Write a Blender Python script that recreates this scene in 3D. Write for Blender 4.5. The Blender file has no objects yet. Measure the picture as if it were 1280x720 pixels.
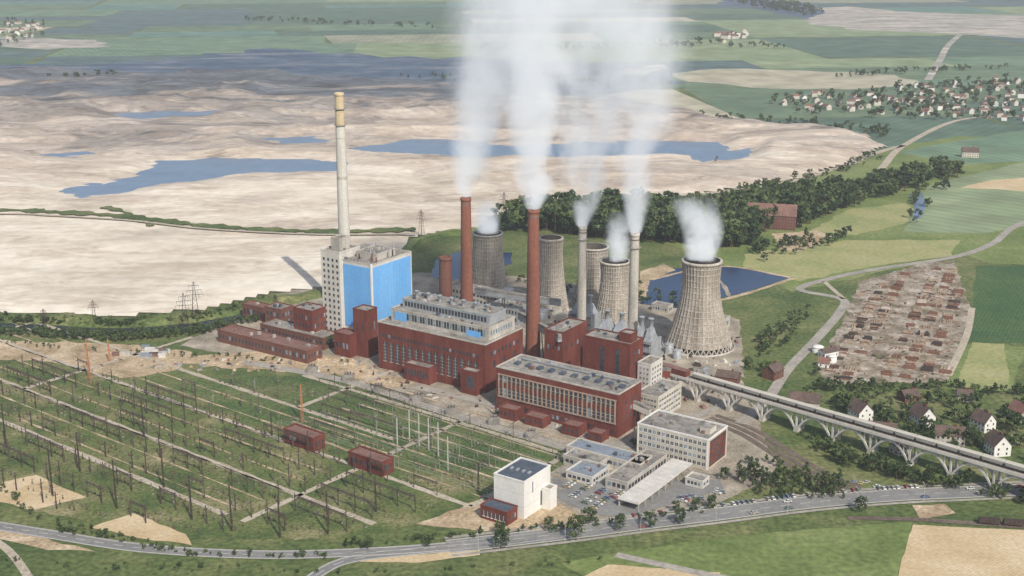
import bpy, math, random
import numpy as np
from mathutils import Vector
random.seed(7); rng=np.random.default_rng(7)
# ---------------------------------------------------------------- survey helpers
H=284.0; F=1600.0; P=math.radians(16.04); CP,SP=math.cos(P),math.sin(P)
def G(u,v):
    k=(360-v)/F; t=H/(SP-CP*k)
    return (t*(u-640)/F, t*(CP+SP*k))
def HT(u,vb,vt):
    x,y=G(u,vb); k=(360-vt)/F
    return H+y*(-SP+CP*k)/(CP+SP*k)
def GP(l): return [G(*p) for p in l]
scene=bpy.context.scene
root=scene.collection
# ---------------------------------------------------------------- materials
def mat(name,cols,scale=0.1,stretch=(1,1,1),rough=.9,bump=0.0,fine=0.6,famt=.25,rot=0,rows=None,detail=6,metal=0,lo=.32,hi=.68,spec=.2,bscale=None):
    m=bpy.data.materials.new(name); m.use_nodes=True
    nt=m.node_tree; N=nt.nodes; L=nt.links
    b=N['Principled BSDF']; b.inputs['Roughness'].default_value=rough; b.inputs['Metallic'].default_value=metal
    b.inputs['Specular IOR Level'].default_value=spec
    tc=N.new('ShaderNodeTexCoord'); mp=N.new('ShaderNodeMapping'); mp.inputs['Scale'].default_value=stretch
    mp.inputs['Rotation'].default_value=(0,0,rot)
    L.new(tc.outputs['Object'],mp.inputs[0])
    n=N.new('ShaderNodeTexNoise'); n.inputs['Scale'].default_value=scale; n.inputs['Detail'].default_value=detail; n.inputs['Roughness'].default_value=.62
    n.inputs['Distortion'].default_value=.3
    L.new(mp.outputs[0],n.inputs['Vector'])
    r=N.new('ShaderNodeValToRGB'); e=r.color_ramp.elements
    k=len(cols)
    for i,c in enumerate(cols):
        pos=lo+(hi-lo)*i/max(1,k-1)
        if i<2: el=e[i]; el.position=pos
        else: el=e.new(pos)
        el.color=(*c,1)
    if k==1: e[1].color=(*cols[0],1)
    L.new(n.outputs['Fac'],r.inputs[0])
    out=r.outputs[0]
    n2=N.new('ShaderNodeTexNoise'); n2.inputs['Scale'].default_value=fine; n2.inputs['Detail'].default_value=3
    L.new(tc.outputs['Object'],n2.inputs['Vector'])
    mr=N.new('ShaderNodeMapRange'); mr.inputs['From Min'].default_value=.3; mr.inputs['From Max'].default_value=.7
    mr.inputs['To Min'].default_value=1-famt; mr.inputs['To Max'].default_value=1+famt
    L.new(n2.outputs['Fac'],mr.inputs['Value'])
    fac=mr.outputs[0]
    if rows:
        mp2=N.new('ShaderNodeMapping'); mp2.inputs['Rotation'].default_value=(0,0,rows[1]); L.new(tc.outputs['Object'],mp2.inputs[0])
        w=N.new('ShaderNodeTexWave'); w.inputs['Scale'].default_value=rows[0]; w.inputs['Distortion'].default_value=1.5; w.inputs['Detail'].default_value=3
        L.new(mp2.outputs[0],w.inputs['Vector'])
        mr2=N.new('ShaderNodeMapRange'); mr2.inputs['To Min'].default_value=1-rows[2]; mr2.inputs['To Max'].default_value=1+rows[2]
        L.new(w.outputs['Fac'],mr2.inputs['Value'])
        mu=N.new('ShaderNodeMath'); mu.operation='MULTIPLY'; L.new(fac,mu.inputs[0]); L.new(mr2.outputs[0],mu.inputs[1]); fac=mu.outputs[0]
    vm=N.new('ShaderNodeVectorMath'); vm.operation='SCALE'; L.new(out,vm.inputs[0]); L.new(fac,vm.inputs['Scale'])
    L.new(vm.outputs[0],b.inputs['Base Color'])
    if bump>0:
        bp=N.new('ShaderNodeBump'); bp.inputs['Strength'].default_value=.7; bp.inputs['Distance'].default_value=bump
        L.new(n2.outputs['Fac'] if bscale is None else n.outputs['Fac'],bp.inputs['Height']); L.new(bp.outputs[0],b.inputs['Normal'])
    return m
grass=mat('grass',[(.06,.095,.032),(.10,.135,.045),(.16,.175,.07),(.25,.22,.12)],.02,fine=.35,famt=.42,bump=.3,detail=12,hi=.74)
grass_b=mat('meadow',[(.115,.16,.05),(.165,.215,.07),(.24,.265,.11)],.018,fine=.3,famt=.28,detail=12)
grass_d=mat('dark_crop',[(.045,.095,.04),(.065,.12,.045),(.09,.14,.055)],.02,fine=.3,famt=.25,rows=(.12,.5,.12))
grass_y=mat('yellow_meadow',[(.23,.27,.11),(.32,.32,.14),(.38,.36,.19)],.02,fine=.3,famt=.18,detail=12)
yard_g=mat('switchyard_grass',[(.065,.10,.035),(.105,.14,.045),(.16,.17,.07),(.26,.235,.125),(.42,.35,.23)],.03,stretch=(1,1,1),fine=.55,famt=.42,bump=.3,lo=.36,hi=.76,detail=12)
yard_g2=mat('switchyard_lawn',[(.06,.10,.035),(.09,.135,.045),(.14,.16,.065),(.27,.23,.13)],.03,fine=.5,famt=.42,bump=.3,lo=.34,hi=.78,detail=12)
dirt=mat('dirt',[(.27,.20,.12),(.44,.34,.22),(.60,.49,.35)],.05,fine=.5,famt=.33,bump=.2,detail=12)
dirt2=mat('gravel_yard',[(.20,.175,.135),(.32,.28,.22),(.46,.405,.33)],.06,fine=.7,famt=.3,detail=12)
tan=mat('stubble_field',[(.48,.355,.20),(.56,.44,.27),(.64,.52,.35)],.03,fine=.5,famt=.14,rows=(.2,.9,.06),detail=10)
asph=mat('asphalt',[(.19,.19,.185),(.27,.265,.25)],.05,fine=.5,famt=.15,detail=10)
pave=mat('concrete_paving',[(.28,.26,.23),(.41,.38,.33)],.05,fine=.4,famt=.2)
paint=mat('road_paint',[(.75,.75,.72)],.1,famt=.1)
kerb_m=mat('kerb_stone',[(.38,.37,.35)],.1,famt=.1)
trackm=mat('track_dirt',[(.38,.33,.25),(.50,.44,.35)],.05,fine=.5,famt=.25)
scrapg=mat('scrap_ground',[(.12,.11,.06),(.22,.18,.13),(.36,.31,.25),(.48,.43,.36)],.07,fine=.4,famt=.4,detail=12)
ballast=mat('ballast',[(.12,.09,.07),(.2,.16,.13)],.1,famt=.3)
steel_r=mat('rail_steel',[(.25,.2,.17)],.1,rough=.5)
FAR=[mat('far_field_%d'%i,c,.004,stretch=(1,2.5,1),fine=.02,famt=.22,rows=(.02,rng.uniform(0,3),.08),detail=12) for i,c in enumerate([
 [(.105,.165,.105),(.165,.225,.135)],[(.125,.205,.135),(.18,.26,.165)],[(.19,.26,.14),(.27,.32,.19)],[(.08,.135,.10),(.12,.18,.13)],
 [(.36,.35,.25),(.48,.44,.33)],[(.10,.195,.16),(.15,.245,.20)],[(.23,.26,.18),(.32,.32,.23)],[(.08,.13,.13),(.125,.175,.17)]])]  # field colours shifted bluish to paint in some distance haze
far_m=mat('far_slope',[(.05,.09,.14),(.085,.125,.18),(.20,.22,.25)],.006,stretch=(1,3,1),fine=.03,famt=.25,detail=12)  # dark blue paints in the shaded mine edge and drifting smoke haze
far_sand=mat('far_quarry',[(.20,.23,.20),(.40,.37,.32),(.60,.54,.47)],.006,stretch=(1,3,1),fine=.03,famt=.25,detail=12)
brick=mat('red_brick',[(.115,.034,.026),(.155,.046,.034),(.20,.065,.05)],.12,stretch=(1,1,.4),fine=.9,famt=.22,detail=12)
brick_d=mat('brown_brick',[(.13,.062,.046),(.20,.092,.068)],.15,stretch=(1,1,.3),fine=.9,famt=.2)
brick_c=mat('chimney_brick',[(.17,.068,.045),(.23,.095,.065),(.29,.135,.10)],.15,stretch=(1,1,.15),fine=.6,famt=.15,detail=10)
pil=mat('window_pilaster',[(.30,.22,.17),(.42,.33,.27)],.3,stretch=(1,1,.3),famt=.15)
conc=mat('concrete',[(.33,.31,.27),(.45,.425,.38),(.56,.53,.48)],.1,stretch=(1,1,.25),fine=.8,famt=.15,detail=10)
conc_w=mat('pale_concrete',[(.50,.48,.435),(.65,.63,.58)],.12,stretch=(1,1,.2),fine=.8,famt=.1,detail=10)
conc_t=mat('chimney_tan_band',[(.50,.41,.26),(.60,.50,.33)],.12,famt=.1)
dkband=mat('chimney_dark_band',[(.18,.15,.13)],.1)
tower_m=mat('cooling_tower_shell',[(.17,.15,.125),(.31,.275,.23),(.44,.40,.345)],.12,stretch=(1,1,.18),fine=.9,famt=.33,detail=12)
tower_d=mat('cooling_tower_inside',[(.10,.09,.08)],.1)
rib_m=mat('cooling_tower_rib',[(.36,.33,.285),(.52,.48,.425)],.12,stretch=(1,1,.3),famt=.25)
white=mat('white_render',[(.68,.67,.64),(.79,.78,.75)],.1,stretch=(1,1,.3),famt=.06,detail=10)
cream=mat('cream_render',[(.48,.45,.38),(.60,.565,.49)],.1,famt=.1,stretch=(1,1,.4),detail=10)
blue=mat('blue_cladding',[(.14,.39,.76),(.19,.46,.83)],.08,stretch=(1,1,.2),fine=.5,famt=.06,rough=.6)
roofg=mat('grey_roof_felt',[(.15,.14,.13),(.25,.235,.21),(.36,.335,.30)],.09,fine=.5,famt=.28,detail=12)
roofd=mat('dark_roof_felt',[(.06,.08,.11),(.10,.12,.15)],.09,fine=.5,famt=.15)
roofb=mat('blue_grey_roof',[(.17,.20,.245),(.25,.285,.33)],.09,fine=.5,famt=.15,detail=10)
roofr=mat('red_brown_roof',[(.16,.09,.075),(.25,.15,.125)],.12,fine=.8,famt=.25)
tile=mat('roof_tile',[(.08,.065,.06),(.16,.11,.09)],.3,fine=1.2,famt=.2)
tile_r=mat('red_roof_tile',[(.18,.095,.075),(.25,.135,.11)],.3,fine=1.2,famt=.2)
silver=mat('sheet_metal',[(.31,.33,.355),(.43,.455,.47)],.2,famt=.15,rough=.5,metal=.2)
glass=mat('window_glass',[(.025,.03,.04),(.08,.09,.11)],.5,famt=.3,rough=.15,spec=.6,fine=.4)
glass_l=mat('pale_window_glass',[(.16,.21,.26),(.28,.34,.39)],.4,famt=.3,rough=.25,spec=.5)
steel=mat('dark_steel',[(.04,.032,.03),(.085,.065,.055)],.5,famt=.2)
steel_b=mat('weathered_steel',[(.07,.058,.05),(.13,.105,.09)],.5,famt=.2)
steel_l=mat('light_steel',[(.42,.43,.42)],.5,famt=.1)
steel_g=mat('galvanised_steel',[(.22,.21,.19),(.32,.31,.29)],.5,famt=.1)
steel_o=mat('orange_steel',[(.45,.19,.08)],.5,famt=.1)
equip=mat('insulator_brown',[(.085,.05,.038),(.17,.12,.095)],.5,famt=.2)
water_m=mat('pit_water',[(.135,.205,.30),(.18,.25,.35)],.01,fine=.05,famt=.1,rough=.3,spec=.3,stretch=(.4,2,1),detail=12)
basin_m=mat('basin_water',[(.015,.035,.09),(.03,.05,.115)],.03,famt=.12,rough=.2,spec=.4)
canal_m=mat('canal_water',[(.03,.045,.05)],.03,famt=.1,rough=.25,spec=.4)
bark=mat('bark',[(.08,.055,.035),(.13,.09,.06)],1)
leafs=[mat('foliage_dark',[(.020,.040,.018),(.036,.060,.026)],.3,famt=.2),mat('foliage_mid',[(.042,.075,.030),(.062,.10,.038)],.3,famt=.2),
       mat('foliage_light',[(.08,.115,.042),(.115,.15,.055)],.3,famt=.2)]
tyre=mat('tyre_rubber',[(.02,.02,.02)],1)
# ---------------------------------------------------------------- mesh helpers
class MB:
    def __init__(s): s.v=[];s.f=[];s.m=[];s.mats=[];s.sm=[]
    def mi(s,m):
        if m not in s.mats: s.mats.append(m)
        return s.mats.index(m)
    def add(s,vs,fs,m,sm=False):
        o=len(s.v); s.v+=vs; i=s.mi(m)
        for f in fs: s.f.append([o+k for k in f]); s.m.append(i); s.sm.append(sm)
    def box(s,x0,x1,y0,y1,z0,z1,m,top=None):
        vs=[(x0,y0,z0),(x1,y0,z0),(x1,y1,z0),(x0,y1,z0),(x0,y0,z1),(x1,y0,z1),(x1,y1,z1),(x0,y1,z1)]
        s.add(vs,[(0,3,2,1),(0,1,5,4),(1,2,6,5),(2,3,7,6),(3,0,4,7)],m)
        s.add(vs[4:],[(0,1,2,3)],top or m)
    def frus(s,x0,x1,y0,y1,z0,X0,X1,Y0,Y1,z1,m,top=None):
        vs=[(x0,y0,z0),(x1,y0,z0),(x1,y1,z0),(x0,y1,z0),(X0,Y0,z1),(X1,Y0,z1),(X1,Y1,z1),(X0,Y1,z1)]
        s.add(vs,[(0,3,2,1),(0,1,5,4),(1,2,6,5),(2,3,7,6),(3,0,4,7)],m); s.add(vs[4:],[(0,1,2,3)],top or m)
    def beam(s,p,q,w,m,w2=None):
        p=Vector(p);q=Vector(q);d=(q-p)
        if d.length<1e-6:return
        d.normalize(); a=d.cross(Vector((0,0,1)))
        if a.length<1e-3:a=Vector((1,0,0))
        a.normalize(); b=d.cross(a); w2=w2 or w
        vs=[]
        for c,ww in((p,w),(q,w2)):
            for i,j in((-1,-1),(1,-1),(1,1),(-1,1)): vs.append(tuple(c+a*i*ww/2+b*j*ww/2))
        s.add(vs,[(0,1,2,3),(7,6,5,4),(0,4,5,1),(1,5,6,2),(2,6,7,3),(3,7,4,0)],m)
    def rev(s,cx,cy,prof,n,m,mod=None,cap=False):
        vs=[]
        for j,(r,z) in enumerate(prof):
            for i in range(n):
                a=2*math.pi*i/n; rr=r+(mod(i,j) if mod else 0)
                vs.append((cx+rr*math.cos(a),cy+rr*math.sin(a),z))
        fs=[(j*n+i,j*n+(i+1)%n,(j+1)*n+(i+1)%n,(j+1)*n+i) for j in range(len(prof)-1) for i in range(n)]
        s.add(vs,fs,m,sm=(mod is None and n>6))
        if cap: s.add(vs[-n:],[tuple(range(n))],m)
    def poly(s,pts,m): s.add([tuple(p) for p in pts],[tuple(range(len(pts)))],m)
    def mesh(s,name):
        me=bpy.data.meshes.new(name); me.from_pydata(s.v,[],s.f)
        for m in s.mats: me.materials.append(m)
        me.polygons.foreach_set('material_index',s.m); me.polygons.foreach_set('use_smooth',s.sm); me.update(); return me
    def obj(s,name,loc=(0,0,0),rot=0): return place(s.mesh(name),name,loc,rot)
def place(me,name,loc,rot=0,sc=1):
    o=bpy.data.objects.new(name,me); o.location=loc if len(loc)==3 else (*loc,0); o.rotation_euler=(0,0,rot)
    o.scale=(sc,sc,sc) if not hasattr(sc,'__len__') else sc; root.objects.link(o); return o
def arr_mesh(name,V,Q,MI,mats,smooth=False):
    me=bpy.data.meshes.new(name); nq=len(Q); k=Q.shape[1]
    me.vertices.add(len(V)); me.vertices.foreach_set('co',V.astype(np.float32).ravel())
    me.loops.add(nq*k); me.loops.foreach_set('vertex_index',Q.astype(np.int32).ravel())
    me.polygons.add(nq); me.polygons.foreach_set('loop_start',np.arange(0,nq*k,k,dtype=np.int32))
    me.polygons.foreach_set('loop_total',np.full(nq,k,dtype=np.int32))
    for m in mats: me.materials.append(m)
    me.polygons.foreach_set('material_index',MI.astype(np.int32))
    if smooth: me.polygons.foreach_set('use_smooth',np.ones(nq,dtype=bool))
    me.update(calc_edges=True); me.validate(); return me
def vnoise(x,y,seed):
    r=np.random.default_rng(seed).random((256,256))
    xi=np.floor(x).astype(int);yi=np.floor(y).astype(int);fx=x-xi;fy=y-yi
    fx=fx*fx*(3-2*fx);fy=fy*fy*(3-2*fy);g=lambda a,b:r[a%256,b%256]
    return (g(xi,yi)*(1-fx)+g(xi+1,yi)*fx)*(1-fy)+(g(xi,yi+1)*(1-fx)+g(xi+1,yi+1)*fx)*fy
def fbm(x,y,seed,o=4):
    s=0;a=.5
    for i in range(o): s=s+a*vnoise(x*2**i,y*2**i,seed+i);a*=.5
    return s
def inpoly(x,y,pl):
    c=np.zeros(np.shape(x),bool);n=len(pl)
    for i in range(n):
        x1,y1=pl[i];x2,y2=pl[i-1]
        if y1==y2: continue
        c^=((y1>y)!=(y2>y))&(x<(x2-x1)*(y-y1)/(y2-y1)+x1)
    return c
def pdist(x,y,pl):
    d=np.full(np.shape(x),1e9);n=len(pl)
    for i in range(n):
        x1,y1=pl[i-1];x2,y2=pl[i];dx,dy=x2-x1,y2-y1;L=dx*dx+dy*dy+1e-9
        t=np.clip(((x-x1)*dx+(y-y1)*dy)/L,0,1); d=np.minimum(d,np.hypot(x-x1-t*dx,y-y1-t*dy))
    return d
def scatter(pl,n):
    pl=GP(pl);xs=[p[0] for p in pl];ys=[p[1] for p in pl];out=[]
    while len(out)<n:
        x=rng.uniform(min(xs),max(xs),n*4);y=rng.uniform(min(ys),max(ys),n*4);k=inpoly(x,y,pl)
        out+=list(zip(x[k],y[k]))
    return out[:n]
# ---------------------------------------------------------------- ground sheets
def region(name,px,m,z,jit=2.0,step=6.0,world=False):
    pl=px if world else GP(px); pts=[]
    n=len(pl)
    for i in range(n):
        a=Vector(pl[i]);b=Vector(pl[(i+1)%n]);L=(b-a).length;k=max(1,min(60,int(L/step)))
        nr=Vector((-(b-a).y,(b-a).x)); 
        if L>0: nr/=L
        for j in range(k):
            t=j/k;p=a.lerp(b,t); w=math.sin(math.pi*t)**.5 if k>1 else 0
            p=p+nr*random.uniform(-jit,jit)*w; pts.append((p.x,p.y,0))
    from mathutils.geometry import tessellate_polygon
    tris=tessellate_polygon([[Vector(p) for p in pts]])
    me=bpy.data.meshes.new(name)
    F2=[]
    for t in tris:
        a,b,c=[Vector(pts[i]) for i in t]
        F2.append(t if (b-a).cross(c-a).z>0 else (t[0],t[2],t[1]))
    me.from_pydata(pts,[],F2); me.materials.append(m); me.update()
    return place(me,name,(0,0,z))
def spline(pl,step=5):
    P0=[Vector(p) for p in pl]; out=[]
    for i in range(len(P0)-1):
        a=P0[max(0,i-1)];b=P0[i];c=P0[i+1];d=P0[min(len(P0)-1,i+2)]
        k=max(2,int((c-b).length/step))
        for j in range(k):
            t=j/k; out.append(.5*((2*b)+(c-a)*t+(2*a-5*b+4*c-d)*t*t+(-a+3*b-3*c+d)*t**3))
    out.append(P0[-1]); return out
def ribbon(name,px,w,m,z,off=0,dash=None,th=None,world=False,jit=0):
    c=spline(px if world else GP(px)); mb=MB(); n=len(c); nr=[]
    for i in range(n):
        d=(c[min(n-1,i+1)]-c[max(0,i-1)]).normalized(); nr.append(Vector((-d.y,d.x)))
    for i in range(n-1):
        if dash and i%dash[0]>=dash[1]: continue
        ja=jit*(math.sin(i*1.7)+math.sin(i*.6)) ; jb=jit*(math.sin((i+1)*1.7)+math.sin((i+1)*.6))
        a=c[i]+nr[i]*(off-w/2-ja);b=c[i]+nr[i]*(off+w/2+ja);e=c[i+1]+nr[i+1]*(off+w/2+jb);f=c[i+1]+nr[i+1]*(off-w/2-jb)
        if th:
            vs=[(q.x,q.y,0) for q in(a,f,e,b)]+[(q.x,q.y,th) for q in(a,f,e,b)]
            mb.add(vs,[(0,1,5,4),(1,2,6,5),(2,3,7,6),(3,0,4,7),(4,5,6,7)],m)
        else: mb.add([(q.x,q.y,0) for q in(a,f,e,b)],[(0,1,2,3)],m)
    return mb.obj(name,(0,0,z))
gm=MB(); gm.poly([(-25000,-3000,0),(25000,-3000,0),(25000,45000,0),(-25000,45000,0)],grass); gm.obj('ground')
def split(x0,x1,y0,y1,d,out):
    w=x1-x0;h=y1-y0
    if d==0 or (w<260 and h<160): out.append((x0,x1,y0,y1));return
    if w>h*random.uniform(1.6,3.2): c=x0+w*random.uniform(.3,.7);split(x0,c,y0,y1,d-1,out);split(c,x1,y0,y1,d-1,out)
    else: c=y0+h*random.uniform(.3,.7);split(x0,x1,y0,c,d-1,out);split(x0,x1,c,y1,d-1,out)
cells=[];split(-6500,6500,1300,12500,10,cells)
fm=MB();wts=[5,5,4,5,1.6,6,2.2,5]
for (x0,x1,y0,y1) in cells:
    a=math.radians(7);j=lambda:random.uniform(-14,14)
    q=[(x0+j(),y0+j()),(x1+j(),y0+j()),(x1+j(),y1+j()),(x0+j(),y1+j())]
    q=[(x*math.cos(a)-y*math.sin(a)+400,x*math.sin(a)+y*math.cos(a)) for x,y in q]
    if min(p[1] for p in q)<1350 : continue
    m=random.choices(FAR,wts)[0]; zz=.03+.02*random.random()
    fm.poly([(x,y,zz) for x,y in q],m)
fm.obj('farmland')
region('far_quarry',[(1000,12),(1060,8),(1120,14),(1290,20),(1500,22),(1500,50),(1280,48),(1180,42),(1080,38),(1010,30)],far_sand,.10,jit=25,step=60)
region('far_quarry',[(780,86),(830,80),(836,86),(800,94),(770,92)],far_sand,.14,jit=8,step=30)
region('far_quarry',[(0,46),(120,50),(140,58),(60,62),(0,58)],far_sand,.14,jit=20,step=40)
region('far_slope',[(900,-4),(1000,2),(1030,14),(1010,24),(960,14),(900,6)],far_m,.12,jit=20,step=50)
region('far_slope',[(330,60),(480,72),(640,72),(800,84),(860,104),(800,112),(640,122),(560,112),(330,104),(-500,100),(-500,86),(0,82),(200,76)],far_m,.09,jit=45,step=50)
region('far_field',[(840,92),(900,86),(1000,88),(1120,94),(1150,104),(1060,112),(940,110),(860,102)],FAR[4],.13,jit=15,step=40)
region('field',[(1240,225),(1400,215),(1400,235),(1300,240),(1200,235)],tan,.14,jit=3,step=20)
region('meadow',[(820,300),(1000,225),(1110,185),(1200,170),(1500,175),(1500,330),(1280,300),(1190,322),(1080,345),(990,365),(900,330)],grass_b,.06,jit=4,step=15)
region('field',[(1010,290),(1060,262),(1130,254),(1145,262),(1130,280),(1070,294)],grass_y,.12,jit=3,step=12)
region('field',[(1160,232),(1290,200),(1400,205),(1400,262),(1230,292),(1130,290)],FAR[2],.11,jit=3,step=12)
region('field',[(1120,190),(1290,160),(1400,170),(1400,195),(1200,206)],FAR[1],.10,jit=3,step=12)
region('dark_field',[(1220,332),(1480,335),(1480,440),(1283,430),(1212,428)],grass_d,.12,jit=1.2)
region('field',[(1198,430),(1283,434),(1264,490),(1178,486)],grass_b,.13,jit=1.2)
region('field',[(1215,428),(1255,430),(1262,486),(1195,484)],grass_y,.15,jit=1.2)
region('meadow',[(930,318),(1060,300),(1200,300),(1190,320),(1080,335),(1000,352),(930,335)],grass_y,.14,jit=3,step=12)
region('field',[(1240,330),(1200,318),(1260,290),(1400,270),(1400,335)],grass_b,.16,jit=2)
region('meadow',[(505,318),(540,293),(640,278),(720,272),(840,300),(1000,320),(1000,470),(830,470),(640,400),(510,345)],grass,.05,jit=3)
region('basin',[(812,348),(840,336),(900,331),(990,347),(930,366),(850,386),(800,380)],basin_m,.20,jit=1)
ribbon('basin_bank',[(812,350),(900,333),(988,347)],4,dirt,.24,off=0,jit=.4); ribbon('basin_bank',[(992,348),(930,368),(850,388)],4,dirt,.24,jit=.4)
ribbon('basin_bank',[(868,334),(900,352),(912,372)],3,dirt2,.26,jit=.4)
region('dirt_bank',[(965,292),(1020,288),(1040,296),(1000,315),(975,312)],dirt,.18,jit=2)
region('basin',[(538,345),(545,325),(575,314),(640,316),(640,330),(590,345),(560,352)],basin_m,.20,jit=1)
region('dirt_bank',[(800,340),(830,330),(845,338),(812,350),(808,372),(798,370)],dirt,.22,jit=1)
region('scrap_yard',[(1075,352),(1150,330),(1192,326),(1214,388),(1184,478),(1036,480),(1018,458),(1052,405)],scrapg,.18,jit=1.5)
region('river',[(1137,243),(1150,238),(1158,255),(1152,272),(1140,276),(1143,258)],water_m,.2,jit=1)
region('plant_ground',[(225,432),(330,372),(400,352),(500,340),(640,345),(830,370),(925,400),(930,470),(990,540),(960,600),(900,628),(760,655),(640,660),(600,620),(735,566),(560,512),(430,470)],dirt2,.10,jit=1.5)
region('construction_ground',[(150,448),(330,440),(440,448),(470,462),(520,478),(480,488),(420,468),(300,462)],dirt,.14,jit=3)
region('dirt',[(-200,420),(140,430),(240,440),(225,462),(160,472),(60,470),(-200,455)],dirt,.13,jit=4)
region('switchyard_ground',[(-260,440),(60,452),(160,474),(300,460),(430,470),(560,512),(735,566),(690,590),(600,620),(520,656),(420,674),(250,674),(120,655),(0,632),(-260,600)],yard_g,.16,jit=2)
region('switchyard_ground',[(330,470),(430,474),(560,516),(715,566),(640,585),(500,600),(420,560),(300,520),(200,482)],yard_g2,.18,jit=3)
region('dirt_patch',[(-20,608),(45,594),(108,622),(42,638),(0,628)],tan,.22,jit=1)
region('dirt_patch',[(112,660),(168,642),(232,668),(240,682),(180,674)],tan,.22,jit=1)
region('dirt_patch',[(-40,652),(40,668),(120,690),(60,688),(-40,668)],dirt,.15,jit=1.5)
region('grass_verge',[(0,672),(420,700),(700,690),(600,740),(300,790),(0,760)],grass,.13,jit=1)
region('field',[(440,702),(520,694),(600,688),(600,694),(520,704)],tan,.2,jit=.6)
region('bottom_field',[(770,692),(900,672),(1140,652),(1122,722),(1100,790),(840,780),(700,705)],grass_b,.15,jit=1)
region('stubble_field',[(1141,656),(1300,664),(1500,672),(1500,790),(1110,790),(1124,714)],tan,.17,jit=.6)
region('stubble_field',[(700,735),(760,706),(900,716),(900,790)],tan,.2,jit=.6)
region('dirt_patch',[(1140,632),(1180,630),(1195,642),(1150,650)],dirt,.22,jit=1)
region('gravel_area',[(600,664),(560,660),(520,655),(600,625),(700,630),(740,650),(700,664)],dirt,.2,jit=1.5)
region('parking_area',[(690,600),(720,585),(800,600),(900,600),(905,612),(780,648),(735,642),(700,625)],asph,.24,jit=.3)
region('valley_meadow',[(925,470),(1000,500),(1290,600),(1290,640),(1000,610),(960,560)],grass,.19,jit=2)
region('canal',[(-300,401),(0,404),(150,410),(245,404),(330,386),(335,390),(250,412),(150,419),(0,413),(-300,410)],canal_m,.18,jit=.5)
# ---------------------------------------------------------------- roads
mainpx=[(-160,628),(-60,648),(60,668),(180,686),(330,694),(470,690),(600,680),(700,668)]
road2=[(560,684),(700,668),(800,655),(900,643),(1000,630),(1100,621),(1200,616),(1400,608)]
def road(name,px,w,z,marks=True,m=asph):
    ribbon(name,px,w,m,z)
    if marks:
        for s in(-1,1):
            ribbon(name+'_kerb',px,.3,kerb_m,z,off=s*(w/2+.15),th=.12); ribbon(name+'_edge_line',px,.2,paint,z+.01,off=s*(w/2-.4))
        ribbon(name+'_centre_line',px,.2,paint,z+.01,dash=(2,1))
road('perimeter_road',mainpx,7.5,.30); road('main_road',road2,13,.33)
ribbon('footpath',road2,2.5,pave,.36,off=9)
ribbon('footpath',road2,2.2,pave,.36,off=-9)
road('branch_road',[(380,730),(430,702),(520,690),(610,683)],6,.28)
ribbon('lane',[(770,694),(900,722),(1000,740)],5,pave,.3)
ribbon('lane',[(-20,668),(12,690),(40,730),(60,780)],4,trackm,.3)
road('works_road',[(300,452),(430,476),(560,517),(740,571),(800,600)],8,.31,marks=False,m=pave)
ribbon('works_road',[(520,484),(620,508),(740,548),(790,560)],7,pave,.30)
ribbon('works_road',[(700,592),(740,571),(800,545),(870,520),(920,500)],6,pave,.32)
YA=math.radians(-38)
yo=Vector(G(300,560)); yx=Vector((math.cos(YA),math.sin(YA))); yy=Vector((-math.sin(YA),math.cos(YA)))
def ypath(x0,y0,x1,y1,w=3.5,m=trackm):
    a=yo+yx*x0+yy*y0;b=yo+yx*x1+yy*y1; n=max(2,int((b-a).length/20)); ribbon('switchyard_path',[tuple(a.lerp(b,i/n)) for i in range(n+1)],w,m,.30,world=True,jit=.25)
for q in((-420,-22,125,-22),(-420,22,150,22),(-420,62,60,62),(-300,-60,60,-60),(-60,104,215,104),(-20,62,-20,150),(72,-60,72,120),(150,22,150,128),(-180,-22,-180,110),(-300,-60,-300,90)): ypath(*q)
for k in range(9): ypath(-10+k*3,34+k*11,175,34+k*11,1.1,dirt)
for k in range(8): ypath(-400,-52+k*14.5,66,-52+k*14.5,1.0,dirt)
road('country_road',[(1400,235),(1280,278),(1240,305),(1190,322),(1100,336),(1040,348),(1000,362),(1052,374),(1050,390),(1020,425),(985,462),(960,498),(925,530)],7,.30,marks=False,m=pave)
ribbon('track',[(1055,374),(1048,368),(1030,352)],4,trackm,.3)
ribbon('track',[(1215,385),(1208,420),(1185,470)],5,trackm,.3)
ribbon('track',[(1010,255),(1060,238),(1100,212),(1130,182),(1200,150),(1290,145)],9,trackm,.3)
ribbon('mine_dam',[(-300,264),(0,266),(60,268),(160,274),(260,286),(400,293),(520,290)],14,grass,3.2,jit=2.5)
ribbon('mine_dam',[(130,262),(160,270),(190,286)],8,grass,3.25,jit=2)
ribbon('mine_track',[(-300,269),(0,271),(60,273),(160,279),(260,290),(400,297),(520,296)],5,trackm,3.3)
ribbon('lane',[(820,246),(900,240),(1000,224),(1100,190),(1130,182)],9,trackm,.3)
ribbon('far_road',[(1160,100),(1175,75),(1190,52),(1230,20)],14,far_sand,.3)
for k in(0,1,2):
    for nm,w,z,o,mm in(('railway_ballast',4,.26,0,ballast),('rail',.25,.42,-.75,steel_r),('rail',.25,.42,.75,steel_r)):
        ribbon(nm,[(880,525+0),(930,545),(1000,590),(1060,618)],w,mm,z,off=o+k*5.5)
for nm,w,z,o,mm in(('railway_ballast',4,.26,0,ballast),('rail',.2,.42,-.75,steel_r),('rail',.2,.42,.75,steel_r)):
    ribbon(nm,[(1060,648),(1150,650),(1290,660),(1400,668)],w,mm,z,off=o)
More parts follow.
